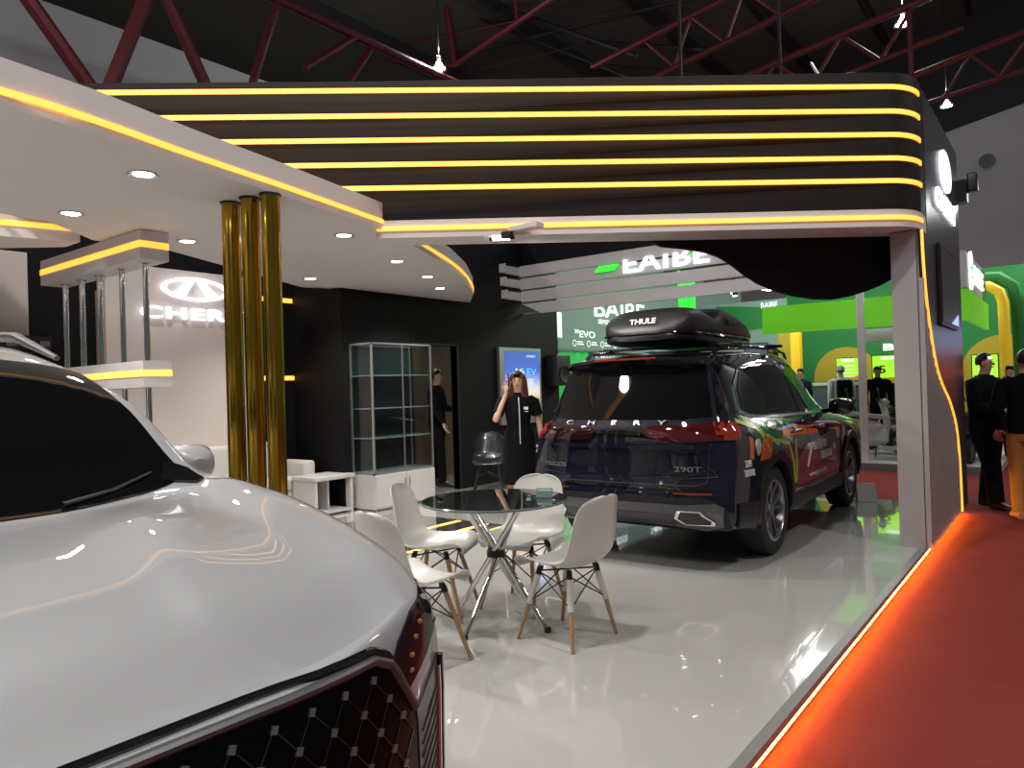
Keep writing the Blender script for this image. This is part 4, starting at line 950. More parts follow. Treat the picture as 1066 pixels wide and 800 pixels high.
def both_sides(tree, polys, right_only=False, **k):
    mb = drape(tree, polys, 'right', **k); return mb if right_only else drape(tree, [mirrored(p) for p in polys], 'left', mb=mb, **k)
def strip(pts, w):   # thin polygon along a line
    P = [V((a, b)) for a, b in pts]; L_ = []; R_ = []
    for i, p in enumerate(P):
        d = (P[min(i+1, len(P)-1)]-P[max(i-1, 0)]).normalized(); n_ = V((-d.y, d.x))*w/2; L_.append(tuple(p+n_)); R_.append(tuple(p-n_))
    return [[L_[i], R_[i], R_[i+1], L_[i+1]] for i in range(len(P)-1)]
def superloft(secs, n=24, ex=.7):
    mb = MB(); vs = []; fs = []
    for x, z, ry, rz_ in secs:
        for j in range(n):
            a = 2*PI*j/n; c, q = math.cos(a), math.sin(a)
            vs.append((x, ry*math.copysign(abs(c)**ex, c), z+rz_*math.copysign(abs(q)**ex, q)))
    for i in range(len(secs)-1):
        for j in range(n): fs.append((i*n+j, i*n+(j+1) % n, (i+1)*n+(j+1) % n, (i+1)*n+j))
    fs += [tuple(range(n))[::-1], tuple((len(secs)-1)*n+j for j in range(n))]
    return mb.add(vs, fs)
def arch(cx, cz, r0, r1, a0=-25, a1=205, n=18):
    A = [math.radians(a0+(a1-a0)*i/n) for i in range(n+1)]
    return [[(cx+r0*math.cos(A[i]), cz+r0*math.sin(A[i])), (cx+r1*math.cos(A[i]), cz+r1*math.sin(A[i])), (cx+r1*math.cos(A[i+1]), cz+r1*math.sin(A[i+1])), (cx+r0*math.cos(A[i+1]), cz+r0*math.sin(A[i+1]))] for i in range(n)]
def wheel(parent, x, side, yo, R=.36, rr=.245, spokes=5):
    s = side; y = s*yo
    P = [(rr+.005, -.20), (R-.03, -.215), (R-.005, -.20), (R, -.16), (R, -.06), (R-.005, -.015), (R-.03, 0), (rr+.06, .004), (rr+.012, -.002), (rr+.002, -.02)]
    t = MB().lathe([(a, s*b) for a, b in P], (x, y, R), n=56, axis='Y', closed=True).build('wheel', M_['rubber'], parent, ang=50)
    rim = MB().lathe([(rr, s*-.19), (rr+.006, s*-.005), (rr-.008, 0), (rr-.016, s*-.015), (rr-.016, s*-.17)], (x, y, R), n=56, axis='Y', closed=True)
    rim.lathe([(.02, s*.0-s*.03), (.052, -s*.032), (.056, -s*.05), (.05, -s*.09)], (x, y, R), n=24, axis='Y')
    for k in range(spokes):
        a0 = 2*PI*k/spokes+.25
        for da in (-.22, .22):
            a = a0+da; b = a0+da*1.35
            p0 = V((math.cos(a0+da*.6)*.045, -s*.040, math.sin(a0+da*.6)*.045)); p1 = V((math.cos(a)*.14, -s*.028, math.sin(a)*.14)); p2 = V((math.cos(b)*(rr-.012), -s*.012, math.sin(b)*(rr-.012)))
            tn0 = V((-math.sin(a), 0, math.cos(a))); c = V((x, y, R)); vv = []
            for p, w in ((p0, .012), (p1, .014), (p2, .024)):
                for dx, dy in ((-1, 0), (1, 0), (.7, -.028), (-.7, -.028)): vv.append(c+p+tn0*dx*w+V((0, s*dy, 0)))
            rim.add(vv, [(0, 1, 5, 4), (1, 2, 6, 5), (2, 3, 7, 6), (3, 0, 4, 7), (4, 5, 9, 8), (5, 6, 10, 9), (6, 7, 11, 10), (7, 4, 8, 11), (3, 2, 1, 0), (8, 9, 10, 11)])
    rim.build('rim', M_['silver_trim'], t, ang=30)
    MB().lathe([(.01, -s*.12), (rr-.03, -s*.12), (rr-.03, -s*.14), (.01, -s*.14)], (x, y, R), n=32, axis='Y').build('brake_disc', M_['dark_silver'], t)
    return t
def paint_body(me, body_mat, axles, zc, r, extra_dark=None):
    me.materials.clear(); me.materials.append(body_mat); me.materials.append(M_['cladding'])
    for p in me.polygons:
        c = p.center
        p.material_index = 1 if (any(math.hypot(c.x-a, c.z-zc) < r+.004 and abs(c.y) > .4 for a in axles) and abs(p.normal.y) < .98 or (any(math.hypot(c.x-a, c.z-zc) < r-.01 for a in axles) and abs(c.y) < .7 and c.z < zc+r)) else 0
        if c.z < .285: p.material_index = 1

# ------------------------------------------------------------------ dark SUV with roof box
def sec(x, pts): return [((x+p[2]) if len(p) > 2 else x, p[0], p[1]) for p in pts]
low = [(.925, .75), (.925, .60), (.92, .45), (.88, .29), (.55, .25), (0, .25)]
DS = [
 [(-.66, 0, 1.63), (-.66, .32, 1.625), (-.64, .55, 1.60), (-.60, .625, 1.55), (-.72, .79, 1.13), (-.76, .865, 1.02), (-.79, .885, .90), (-.82, .885, .75), (-.85, .885, .60), (-.86, .885, .46), (-.82, .85, .33), (-.80, .5, .30), (-.80, 0, .30)],
 sec(-.42, [(0, 1.665), (.32, 1.66), (.57, 1.635), (.645, 1.57), (.835, 1.12), (.905, 1.02), (.925, .90)]+low),
 sec(0, [(0, 1.69), (.32, 1.685), (.585, 1.66), (.66, 1.59), (.845, 1.12), (.925, 1.03), (.94, .90), (.935, .75), (.935, .60), (.93, .45), (.88, .27), (.55, .23), (0, .23)]),
 sec(.7, [(0, 1.705), (.32, 1.70), (.595, 1.675), (.67, 1.60), (.85, 1.12), (.905, 1.02), (.925, .90)]+low),
 sec(1.25, [(0, 1.69), (.32, 1.685), (.59, 1.66), (.66, 1.59), (.85, 1.11), (.90, 1.01), (.92, .90)]+low),
 sec(1.64, [(0, 1.60), (.32, 1.595), (.57, 1.575), (.64, 1.51), (.84, 1.09), (.90, 1.0), (.92, .89)]+low),
 sec(2.02, [(0, 1.36), (.32, 1.35), (.58, 1.33), (.68, 1.26), (.83, 1.07), (.905, .985), (.925, .88)]+low),
 sec(2.38, [(0, 1.10), (.32, 1.10), (.60, 1.085), (.74, 1.065), (.83, 1.035), (.91, .97), (.935, .87), (.93, .75), (.93, .6), (.92, .45), (.88, .27), (.55, .23), (0, .23)]),
 sec(3.05, [(0, 1.05), (.32, 1.045), (.60, 1.03), (.74, 1.01), (.82, .985), (.895, .93), (.92, .85)]+low),
 sec(3.40, [(0, .98), (.32, .975), (.58, .96), (.70, .945), (.79, .92), (.86, .88), (.89, .80), (.90, .70), (.90, .58), (.90, .45), (.86, .29), (.55, .25), (0, .25)]),
 [(3.62, 0, .90), (3.60, .32, .895), (3.56, .54, .88), (3.53, .66, .865), (3.50, .74, .84), (3.48, .79, .80), (3.47, .82, .74), (3.47, .84, .66), (3.47, .84, .56), (3.48, .84, .44), (3.46, .80, .28), (3.6, .5, .24), (3.66, 0, .24)]]
DR = [(-.66, 1.63), (-.67, 1.57), (-.90, 1.14), (-.95, 1.05), (-.955, .93), (-.95, .75), (-.985, .60), (-1.0, .46), (-.80, .30)]
DF = [(3.62, .90), (3.66, .87), (3.70, .84), (3.74, .78), (3.76, .70), (3.77, .60), (3.77, .50), (3.76, .38), (3.66, .24)]
me, tree = car_mesh(DS, DR, DF)
me = cut_arches(me, (0, 2.71), .405, .60, .37)
paint_body(me, M_['paint_blue'], (0, 2.71), .37, .405)
dc = thing('dark_suv', 'dark blue SUV with a black roof box and coloured side graphics seen from behind', 'car', (-2.865, 6.02, 0), PI/2+math.radians(.9))
finish(me, True, 40); body = bpy.data.objects.new('body', me); COL.objects.link(body); body.parent = dc
for x in (0, 2.71):
    for s in (-1, 1): wheel(dc, x, s, .915)
def dpart(nm, polys, frame, m, off=.004, par=None, **k): return drape(tree, polys, frame, off=off, **k).build(nm, M_[m], par or dc, ang=30)
# glass
rw = dpart('rear_window', [[(-.70, 1.165), (-.60, 1.535), (.60, 1.535), (.70, 1.165), (.5, 1.145), (-.5, 1.145)]], 'rear', 'car_glass', .006)
for s, fr in ((1, 'right'), (-1, 'left')):
    f = (lambda P: P) if s == 1 else mirrored
    dpart('side_window', [f([(-.40, 1.20), (-.34, 1.36), (-.16, 1.50), (.10, 1.545), (.94, 1.57), (.98, 1.13), (.10, 1.15), (-.25, 1.165)])], fr, 'car_glass', .005)
    dpart('side_window', [f([(1.02, 1.13), (1.00, 1.57), (1.30, 1.545), (1.56, 1.455), (1.88, 1.24), (1.96, 1.12)])], fr, 'car_glass', .005)
dpart('windscreen', [[(1.73, -.60), (2.30, -.72), (2.36, 0), (2.30, .72), (1.73, .60), (1.70, 0)]], 'top', 'car_glass', .005)
both_sides(tree, strip([(-.46, 1.18), (-.40, 1.15), (-.2, 1.13), (.3, 1.115), (1.1, 1.10), (1.98, 1.09)], .022), off=.008).build('window_chrome', M_['silver_trim'], dc)
both_sides(tree, strip([(-.44, 1.22), (-.38, 1.40), (-.16, 1.53), (.2, 1.575), (1.0, 1.595), (1.3, 1.575), (1.58, 1.475)], .012), off=.008).build('window_frame', M_['gloss_black'], dc)
# black upper tail and spoiler
sp_ = MB(); prof = [(-.46, 1.665), (-.70, 1.655), (-.80, 1.635), (-.80, 1.615), (-.66, 1.59), (-.46, 1.58)]
vs = []; ys = [-.62, -.56, -.3, 0, .3, .56, .62]
for y in ys:
    k = 1 if abs(y) < .6 else 0
    for a, b in prof: vs.append((a+(.10 if abs(y) > .55 else 0)*(1 if a < -.6 else 0)+.0, y, b-.03*(abs(y)/.62)**3-(.02 if not k else 0)))
m_ = len(prof); sp_.add(vs, [(i*m_+j, i*m_+(j+1) % m_, (i+1)*m_+(j+1) % m_, (i+1)*m_+j) for i in range(len(ys)-1) for j in range(m_)]+[tuple(range(m_)), tuple((len(ys)-1)*m_+j for j in range(m_))[::-1]])
spo = sp_.build('spoiler', M_['gloss_black'], dc, ang=45)
MB().box((-.806, -.27, 1.617), (-.798, .27, 1.632)).build('brake_light', M_['red_lens_lit'], spo, smooth=False)
for f_ in ('right', 'left'):
    q_ = [(-.74, 1.17), (-.60, 1.54), (-.50, 1.56), (-.42, 1.40), (-.46, 1.20)]; drape(tree, [q_ if f_ == 'right' else mirrored(q_)], f_, off=.004).build('pillar_trim', M_['gloss_black'], dc)
# tail lights
tlp = [(.20, 1.055), (.26, 1.085), (.62, 1.10), (.80, 1.115), (.80, .985), (.62, .975), (.30, .985)]
for s in (1, -1):
    P = tlp if s == 1 else mirrored(tlp)
    t_ = dpart('tail_light', [P], 'rear', 'red_lens' if s == 1 else 'red_dark', .018, thick=.03)
    c_, s_ = math.cos(math.radians(45)), math.sin(math.radians(45))
    # wrap-round end, laid on the corner
    fr = ((s_*1.0, -c_, 0), (0, 0, 1)) if s == 1 else ((-s_, -c_, 0), (0, 0, 1))
    # corner coordinates u = x*Ux + y*Uy
    u0 = (-.86*s_+.80*c_) if s == 1 else (.86*s_-.80*c_)
    poly = [(u0-.02, 1.115), (u0+.17, 1.105), (u0+.20, 1.05), (u0+.15, .985), (u0-.02, .985)] if s == 1 else [(u0+.02, 1.115), (u0+.02, .985), (u0-.15, .985), (u0-.20, 1.05), (u0-.17, 1.105)]
    drape(tree, [poly], fr, off=.018, thick=.03).build('corner_lens', M_['red_lens_lit'], t_)
dpart('light_bar', [[(-.20, 1.03), (.20, 1.03), (.20, 1.06), (-.20, 1.06)]], 'rear', 'gloss_black', .012)
# lettering
def cartext(nm, s, w, h, cx, cz, frame, m, off=.010, bold=.005, spacing=1., step=.05, sk=0):
    t = fit_text(s, w, h, 0, bold, spacing)
    for v in t.vertices: v.co.x += cx+sk*v.co.y; v.co.y += cz
    return drape(tree, None, frame, off=off, step=step, me2d=t).build(nm, M_[m], dc, smooth=False)
cartext('brand_lettering', 'CHERY', .90, .035, -.06, 1.115, 'rear', 'silver_trim', spacing=3.6, off=.014)
cartext('model_badge', 'TIGGO8', .24, .035, -.62, .775, 'rear', 'silver_trim'); cartext('engine_badge', '290T', .20, .04, .56, .775, 'rear', 'silver_trim')
# tailgate outline, plate recess, bumper
lines = strip([(-.78, 1.12), (-.72, .95), (-.70, .68), (-.62, .655), (.62, .655), (.70, .68), (.72, .95), (.78, 1.12)], .008)
dpart('tailgate_seam', lines, 'rear', 'black_plastic', .0015)
dpart('plate_recess', [[(-.30, .72), (.30, .72), (.34, .90), (-.34, .90)]], 'rear', 'paint_blue', .003)
dpart('tailgate_crease', [[(-.74, .915), (-.66, .955), (.66, .955), (.74, .915), (.60, .925), (-.60, .925)]], 'rear', 'paint_blue', .022, thick=.03)
dpart('lower_crease', [[(-.74, .64), (.74, .64), (.74, .625), (-.74, .625)]], 'rear', 'gloss_black', .012)
bp_ = dpart('bumper_cladding', [[(-.84, .34), (-.84, .50), (-.70, .565), (.70, .565), (.84, .50), (.84, .34)]], 'rear', 'cladding', .014, thick=.03)
dpart('skid_trim', [[(-.82, .50), (-.76, .53), (-.55, .515), (.55, .515), (.76, .53), (.82, .50), (.80, .37), (.66, .325), (-.66, .325), (-.80, .37), (-.76, .47), (-.5, .475), (.5, .475), (.76, .47), (.74, .39), (.64, .36), (-.64, .36), (-.74, .39), (-.76, .465)][:8]+[]], 'rear', 'dark_silver', .024, thick=.03)
dpart('lower_grille', [[(-.46, .38), (.46, .38), (.48, .455), (-.48, .455)]], 'rear', 'black_plastic', .028, thick=.03)
for s in (-1, 1):
    o2 = [(s*a, b) for a, b in ((.47, .43), (.50, .475), (.66, .475), (.755, .41), (.74, .385), (.53, .385))][::s]
    ex = dpart('exhaust_trim', [o2], 'rear', 'chrome', .034, thick=.05)
    cx_, cz_ = sum(a for a, b in o2)/6, sum(b for a, b in o2)/6
    drape(tree, [[(cx_+(a-cx_)*.82, cz_+(b-cz_)*.72) for a, b in o2]], 'rear', off=.037, thick=.01).build('exhaust_opening', M_['black_plastic'], ex)
    dpart('reflector', [[(s*a, b) for a, b in ((.46, .59), (.46, .60), (.74, .605), (.74, .59))][::-s]], 'rear', 'red_lens_lit', .010)
    drape(tree, [[(s*a, b) for a, b in ((.52, .70), (.78, .72), (.70, .80), (.77, .725))][::-s]], 'rear', off=.010).build('crease_highlight', M_['dark_silver'], dc)  # silver sliver standing in for the highlight on the tailgate crease
# side cladding, doors, graphics
def each_side(tr, polys, nm, m, par, **k):
    drape(tr, polys, 'right', **k).build(nm, M_[m], par, ang=40); drape(tr, [mirrored(p) for p in polys], 'left', **k).build(nm, M_[m], par, ang=40)
for ax in (0, 2.71): each_side(tree, arch(ax, .37, .402, .475), 'arch_cladding', 'cladding', dc, off=.020, thick=.03)
each_side(tree, [[(.47, .29), (2.24, .29), (2.24, .43), (.47, .43)]], 'sill_cladding', 'cladding', dc, off=.018, thick=.03)
each_side(tree, [[(-.80, .35), (-.44, .30), (-.46, .50), (-.80, .52)]], 'bumper_side', 'cladding', dc, off=.018, thick=.03)
both_sides(tree, strip([(1.0, 1.12), (1.02, .48)], .008)+strip([(.30, 1.13), (.40, .95), (.42, .80), (.52, .48)], .008)+strip([(1.98, 1.10), (2.08, .9), (2.10, .48)], .008)+strip([(.45, .47), (2.24, .47)], .008), off=.0015).build('door_seams', M_['black_plastic'], dc)
for s in (-1, 1):
    for x in (.52, 1.30):
        h = MB().rbox((x, s*.945-.012, .955), (x+.20, s*.945+.012, .985), .01).box((x+.01, s*.915-.02, .96), (x+.03, s*.93+.02, .98)).box((x+.17, s*.915-.02, .96), (x+.19, s*.93+.02, .98)).build('door_handle', M_['silver_trim'], dc)
    mr = superloft([(-.02, 0, .02, .02), (.0, 0, .10, .075), (.06, 0, .12, .085), (.13, 0, .09, .06), (.17, 0, .03, .03)], 16)
    mr.v = [(1.78+x, s*1.03+y, 1.14+z) for x, y, z in mr.v]
    mo = mr.build('wing_mirror', M_['gloss_black'], dc); MB().tube([(1.86, s*.84, 1.09), (1.86, s*.96, 1.11)], .025, 8).build('arm', M_['gloss_black'], mo)
    MB().tube([(-.42, s*.585, 1.655), (-.30, s*.60, 1.70), (.2, s*.61, 1.725), (1.1, s*.61, 1.725), (1.42, s*.60, 1.69), (1.52, s*.59, 1.64)], .016, 10).build('roof_rail', M_['gloss_black' if s < 0 else 'steel'], dc)
# graphics on the photographed side
def film(polys, m, nm): both_sides(tree, polys, off=.0035, thick=.004, right_only=True).build(nm, M_[m], dc, ang=30)
film([[(-.46, 1.20), (-.44, 1.24), (-.38, 1.38), (-.56, 1.45), (-.66, 1.20)]], 'print_green', 'green_film')
film([[(-.55, 1.16), (.40, 1.10), (.55, .96), (.30, .84), (-.1, .86), (-.50, 1.0)]], 'print_teal', 'teal_film')
def film2(polys, m, nm): both_sides(tree, polys, off=.0055, thick=.004, right_only=True).build(nm, M_[m], dc, ang=30)
film2([[(.56, .49), (2.16, .49), (2.20, .70), (2.12, .90), (1.5, .86), (.9, .83), (.60, .70)]], 'print_maroon', 'maroon_film')
rnd = random.Random(3)
def blob(cx, cz, rx, rz, k=10): return [(cx+rx*math.cos(2*PI*i/k)*rnd.uniform(.75, 1.15), cz+rz*math.sin(2*PI*i/k)*rnd.uniform(.75, 1.15)) for i in range(k)]
def film3(polys, m, nm, o=.0075):
    for q_ in polys: both_sides(tree, [q_], off=o, thick=.004, right_only=True).build(nm, M_[m], dc, ang=30)
def film4(ls):
    for q_ in ls: both_sides(tree, q_, off=.0075, thick=.004, right_only=True).build('yellow_streak', M_['print_yellow'], dc, ang=30)
film3([blob(-.42, 1.115, .07, .028), blob(-.02, 1.06, .12, .035), blob(.30, .98, .10, .035), blob(.22, 1.06, .05, .02), blob(-.42, .92, .05, .07), blob(.62, 1.0, .05, .03)], 'print_cream', 'cream_patch')
film4([strip([(-.60, 1.12), (-.35, 1.04), (-.15, .96), (.05, .90)], .035), strip([(-.50, 1.15), (-.30, .98), (-.18, .86)], .025), strip([(.02, .93), (.35, .88), (.50, .70), (.52, .52)], .035), strip([(-.2, 1.1), (.1, 1.0), (.45, .9)], .018), strip([(.58, .90), (.60, .70), (.57, .52)], .02)])
film3([[(-.38, .80), (-.30, .98), (-.12, .96), (-.14, .80)], [(-.58, .84), (-.55, 1.0), (-.50, .98), (-.52, .82)]], 'print_orange', 'orange_patch')
film3([blob(.08, .98, .10, .03), blob(-.22, 1.03, .07, .04), blob(.40, 1.05, .08, .02)], 'print_green', 'green_patch', .009)
for nm, s, w, h, x, z, sk in (('door_lettering', '7', .14, .22, 1.02, .72, .35), ('door_lettering', 'GENERASI', .46, .07, 1.38, .79, 0), ('door_lettering', 'TIGGO 8', .42, .08, 1.62, .68, 0), ('door_lettering', 'chery.co.id', .6, .04, 1.3, .535, 0), ('quarter_lettering', 'THE', .10, .05, -.62, .80, 0), ('quarter_lettering', 'TRAVEL', .17, .05, -.60, .73, 0)):
    t = fit_text(s, w, h, 0, .01)
    for v in t.vertices: v.co.x += x+sk*v.co.y; v.co.y += z
    drape(tree, None, 'right', off=.011, step=.05, me2d=t).build(nm, M_['print_white'], dc, smooth=False)
# roof box on cross bars (rests on the car: its own thing)
rbx = thing('roof_box', 'black double humped roof box strapped to bars on the dark SUV', 'roof box', (-2.865, 6.02, 1.73), PI/2+math.radians(.9))
base_z = .075
lid = [(-.52, .12, .16, .02), (-.50, .13, .30, .05), (-.44, .16, .37, .11), (-.32, .185, .395, .145), (-.10, .195, .40, .160), (.10, .175, .40, .140), (.24, .155, .40, .115), (.38, .185, .40, .155), (.55, .205, .40, .182), (.80, .195, .395, .155), (1.05, .17, .375, .115), (1.28, .14, .33, .07), (1.42, .12, .24, .03), (1.46, .11, .12, .015)]
lm = superloft([(x, z+.0, ry, rz_) for x, z, ry, rz_ in lid], 32, .62); lm.v = [(x, y, max(z, .11)) for x, y, z in lm.v]; lm.build('lid', M_['roofbox'], rbx, ang=50)
tm_ = superloft([(-.50, .085, .27, .03), (-.44, .075, .36, .05), (-.2, .07, .39, .055), (.9, .07, .385, .055), (1.25, .08, .32, .04), (1.42, .09, .18, .02)], 32, .5); tm_.v = [(x, y, min(z, .105)) for x, y, z in tm_.v]; tm_.build('tray', M_['black_plastic'], rbx, ang=50)
MB().tube([(x, y, .108) for x, y in [(-.49, -.30), (-.44, -.375), (-.2, -.405), (.9, -.40), (1.25, -.33), (1.42, -.19), (1.42, .19), (1.25, .33), (.9, .40), (-.2, .405), (-.44, .375), (-.49, .30)]], .010, 6, closed=True).build('seal', M_['gloss_black'], rbx)
place_mesh(MB(), fit_text('THULE', .24, .045, .006, .02), (-.502, -.02, .215), (0, -1, 0), (.35, 0, 1)).build('lettering', M_['print_white'], rbx, smooth=False)
place_mesh(MB(), fit_text('THULE', .26, .05, .006, .02), (.55, -.405, .24), (1, 0, 0), (0, .15, 1)).build('lettering', M_['trim_alu'], rbx, smooth=False)
for x in (.05, .98):
    cb_ = thing('roof_bar', 'black cross bar carrying the roof box, '+('rear one' if x < .5 else 'front one'), 'roof bar', (-2.865, 6.02, 1.73), PI/2+math.radians(.9), group='roof box cross bars')
    MB().tube([(x, -.72, .012), (x, -.3, .016), (x, .3, .016), (x, .72, .012)], .014, 8).build('bar', M_['black_plastic'], cb_)
    for s in (-1, 1): MB().rbox((x-.05, s*.615-.04, -.01), (x+.05, s*.615+.04, .03), .01).build('clamp', M_['black_plastic'], cb_)

# ------------------------------------------------------------------ white SUV in the foreground
lw = [(.93, .75), (.93, .60), (.92, .42), (.88, .26), (.5, .22), (0, .22)]
WS = [
 [(-4.30, 0, 1.50), (-4.30, .32, 1.495), (-4.28, .52, 1.475), (-4.26, .58, 1.44), (-4.36, .76, 1.08), (-4.38, .84, .98), (-4.40, .87, .88), (-4.42, .87, .75), (-4.44, .87, .60), (-4.44, .87, .46), (-4.40, .83, .33), (-4.38, .5, .28), (-4.38, 0, .28)],
 sec(-3.9, [(0, 1.58), (.32, 1.575), (.55, 1.55), (.62, 1.50), (.82, 1.08), (.90, .98), (.925, .88)]+lw),
 sec(-3.2, [(0, 1.655), (.32, 1.65), (.58, 1.625), (.66, 1.56), (.84, 1.09), (.91, .99), (.93, .88)]+lw),
 sec(-2.5, [(0, 1.665), (.32, 1.66), (.60, 1.635), (.68, 1.57), (.85, 1.10), (.91, 1.0), (.93, .88)]+lw),
 sec(-2.15, [(0, 1.66), (.32, 1.655), (.60, 1.63), (.70, 1.575), (.85, 1.12), (.91, 1.01), (.93, .88)]+lw),
 sec(-1.78, [(0, 1.59), (.32, 1.585), (.62, 1.555), (.73, 1.512), (.86, 1.14), (.91, 1.03), (.93, .88)]+lw),
 sec(-1.42, [(0, 1.385), (.32, 1.385), (.66, 1.385), (.775, 1.37), (.87, 1.17), (.915, 1.05), (.93, .89)]+lw),
 sec(-1.07, [(0, 1.120), (.32, 1.120), (.60, 1.130), (.76, 1.155), (.84, 1.170), (.905, 1.10), (.93, .91)]+lw),
 sec(-.80, [(0, 1.098), (.30, 1.100), (.46, 1.130), (.68, 1.112), (.81, 1.150), (.89, 1.105), (.925, .90)]+lw),
 sec(-.50, [(0, 1.065), (.27, 1.065), (.40, 1.085), (.64, 1.070), (.79, 1.098), (.88, 1.05), (.92, .88), (.92, .72), (.92, .58), (.915, .42), (.87, .26), (.5, .22), (0, .22)]),
 sec(-.28, [(0, 1.01), (.25, 1.01), (.36, 1.022), (.62, 1.010), (.77, 1.030), (.86, .99), (.905, .86), (.91, .70), (.91, .58), (.90, .42), (.85, .26), (.5, .22), (0, .22)]),
 [(-.10, 0, .885), (-.105, .25, .885), (-.12, .46, .885), (-.14, .64, .900), (-.15, .76, .935), (-.165, .835, .925), (-.18, .885, .83), (-.19, .905, .68), (-.195, .905, .52), (-.195, .90, .40), (-.22, .85, .25), (-.10, .5, .22), (-.05, 0, .22)]]
WR = [(-4.30, 1.50), (-4.31, 1.45), (-4.46, 1.09), (-4.50, 1.0), (-4.51, .90), (-4.51, .75), (-4.53, .60), (-4.53, .46), (-4.38, .28)]
WF = [(-.10, .885), (-.07, .868), (-.05, .84), (-.035, .79), (-.015, .72), (0, .62), (0, .50), (-.01, .38), (-.05, .22)]
me, tree = car_mesh(WS, WR, WF, n=5, g=3.2)
me = cut_arches(me, (-.90, -3.52), .395, .60, .36)
paint_body(me, M_['paint_white'], (-.90, -3.52), .36, .395)
wc = thing('white_suv', 'white SUV in front with a glossy bonnet and black studded grille', 'car', (-1.08, .42, 0))
finish(me, True, 40); body = bpy.data.objects.new('body', me); COL.objects.link(body); body.parent = wc
for x in (-.90, -3.52):
    for s in (-1, 1): wheel(wc, x, s, .905, R=.355)
def wpart(nm, polys, frame, m, off=.004, par=None, **k): return drape(tree, polys, frame, off=off, **k).build(nm, M_[m], par or wc, ang=30)
wpart('windscreen', [[(-1.72, -.70), (-1.40, -.735), (-1.11, -.765), (-1.065, -.4), (-1.055, 0), (-1.065, .4), (-1.11, .765), (-1.40, .735), (-1.72, .70), (-1.77, 0)]], 'top', 'car_glass', .004)
for s, fr in ((1, 'right'), (-1, 'left')):
    f = (lambda P: P) if s == 1 else mirrored
    wpart('side_window', [f([(-3.85, 1.15), (-3.7, 1.42), (-3.3, 1.53), (-2.72, 1.54), (-2.72, 1.13)])], fr, 'car_glass', .004)
    wpart('side_window', [f([(-2.68, 1.13), (-2.68, 1.54), (-2.2, 1.50), (-1.75, 1.36), (-1.42, 1.19), (-1.45, 1.15)])], fr, 'car_glass', .004)
wpart('pillar_corner', [[(-1.20, .735), (-1.13, .69), (-1.06, .77), (-1.07, .795), (-1.15, .785)]], 'top', 'gloss_black', .008)
def surf(u, w, frame='front', off=0.):
    U, W = (V(a) for a in FR[frame]); N = U.cross(W); hit, nr, _, _ = tree.ray_cast(U*u+W*w+N*3, -N); return hit+nr*off
for s in (-1, 1):
    y0 = .42*s-.42
    q0 = [surf(x, y_, 'top', .010) for x, y_ in ((-1.09, y0+.40), (-1.13, y0+.55), (-1.17, y0+.68))]
    MB().tube(q0, [.008, .007, .004], 8).build('wiper', M_['black_plastic'], wc)
    MB().tube([(-4.0, s*.585, 1.57), (-3.8, s*.60, 1.63), (-3.2, s*.63, 1.685), (-2.6, s*.655, 1.705), (-2.2, s*.67, 1.675), (-1.83, s*.675, 1.575)], [.014, .02, .022, .022, .020, .010], 10).build('roof_rail', M_['silver_trim'], wc)
    mr = superloft([(-.03, 0, .02, .02), (.0, 0, .11, .085), (.07, 0, .125, .095), (.14, 0, .09, .07), (.18, 0, .03, .03)], 20)
    mr.v = [(-1.66+x*.85, s*1.03+y*.85, 1.165+z*.8) for x, y, z in mr.v]
    mo = mr.build('wing_mirror', M_['paint_white'], wc); MB().tube([(-1.58, s*.86, 1.08), (-1.58, s*.98, 1.09)], .025, 8).rbox((-1.68, s*1.03-.09, 1.075), (-1.55, s*1.03+.09, 1.10), .012).build('mirror_foot', M_['black_plastic'], mo)
# bonnet shut line and creases
for q in (1, -1):
    wpart('bonnet_seam', strip([(-1.07, q*.80), (-.80, q*.865), (-.50, q*.885), (-.34, q*.885)], .003), 'top', 'black_plastic', .0012, step=.03)
# grille
gp = [(-.61, .855), (.61, .855), (.71, .72), (.73, .40), (.60, .30), (-.60, .30), (-.73, .40), (-.71, .72)]
gl = wpart('grille', [gp], 'front', 'grille_black', .006, thick=.02)
def inside(u, w, P):
    c = False
    for i in range(len(P)):
        (a, b), (d, e) = P[i], P[i-1]
        if (b > w) != (e > w) and u < (d-a)*(w-b)/(e-b)+a: c = not c
    return c
lat = []; stud = []
px_, pz_ = .082, .050
for i in range(-9, 10):
    for j in range(0, 11):
        u = i*px_+(j % 2)*px_/2; w = .83-j*pz_
        if inside(u, w, [(a*.95, .58+(b-.58)*.92) for a, b in gp]): stud.append([(u-.008, w-.005), (u+.003, w-.009), (u+.010, w+.004), (u-.001, w+.008)])
        for du_, dw_ in ((px_/2, -pz_), (-px_/2, -pz_)):
            a, b = (u, w), (u+du_, w+dw_)
            if inside(*a, gp) and inside(*b, gp): lat += strip([a, b], .003)
drape(tree, lat, 'front', off=.008, thick=.006, step=.2).build('lattice', M_['gloss_black'], gl, smooth=False)
drape(tree, stud, 'front', off=.011, thick=.010, step=.2).build('studs', M_['silver_trim'], gl, smooth=False)
bez = [(-.71, .725), (-.675, .78), (-.635, .842), (-.59, .862), (-.3, .863), (0, .863), (.3, .863), (.59, .862), (.635, .842), (.675, .78), (.71, .725)]
rz_ = []
for a, b in zip(bez, bez[1:]):
    for k in range(4): rz_.append((a[0]+(b[0]-a[0])*k/4, a[1]+(b[1]-a[1])*k/4))
rz_.append(bez[-1])
MB().tube([surf(a, b, off=.004) for a, b in rz_], .012, 10).build('grille_bezel', M_['dark_silver'], gl)
MB().tube([surf(a, min(b+.018, .885), off=-.002)+V((0.004, 0, .004)) for a, b in rz_[4:-4]], .009, 8).build('bonnet_lip', M_['gloss_black'], gl)
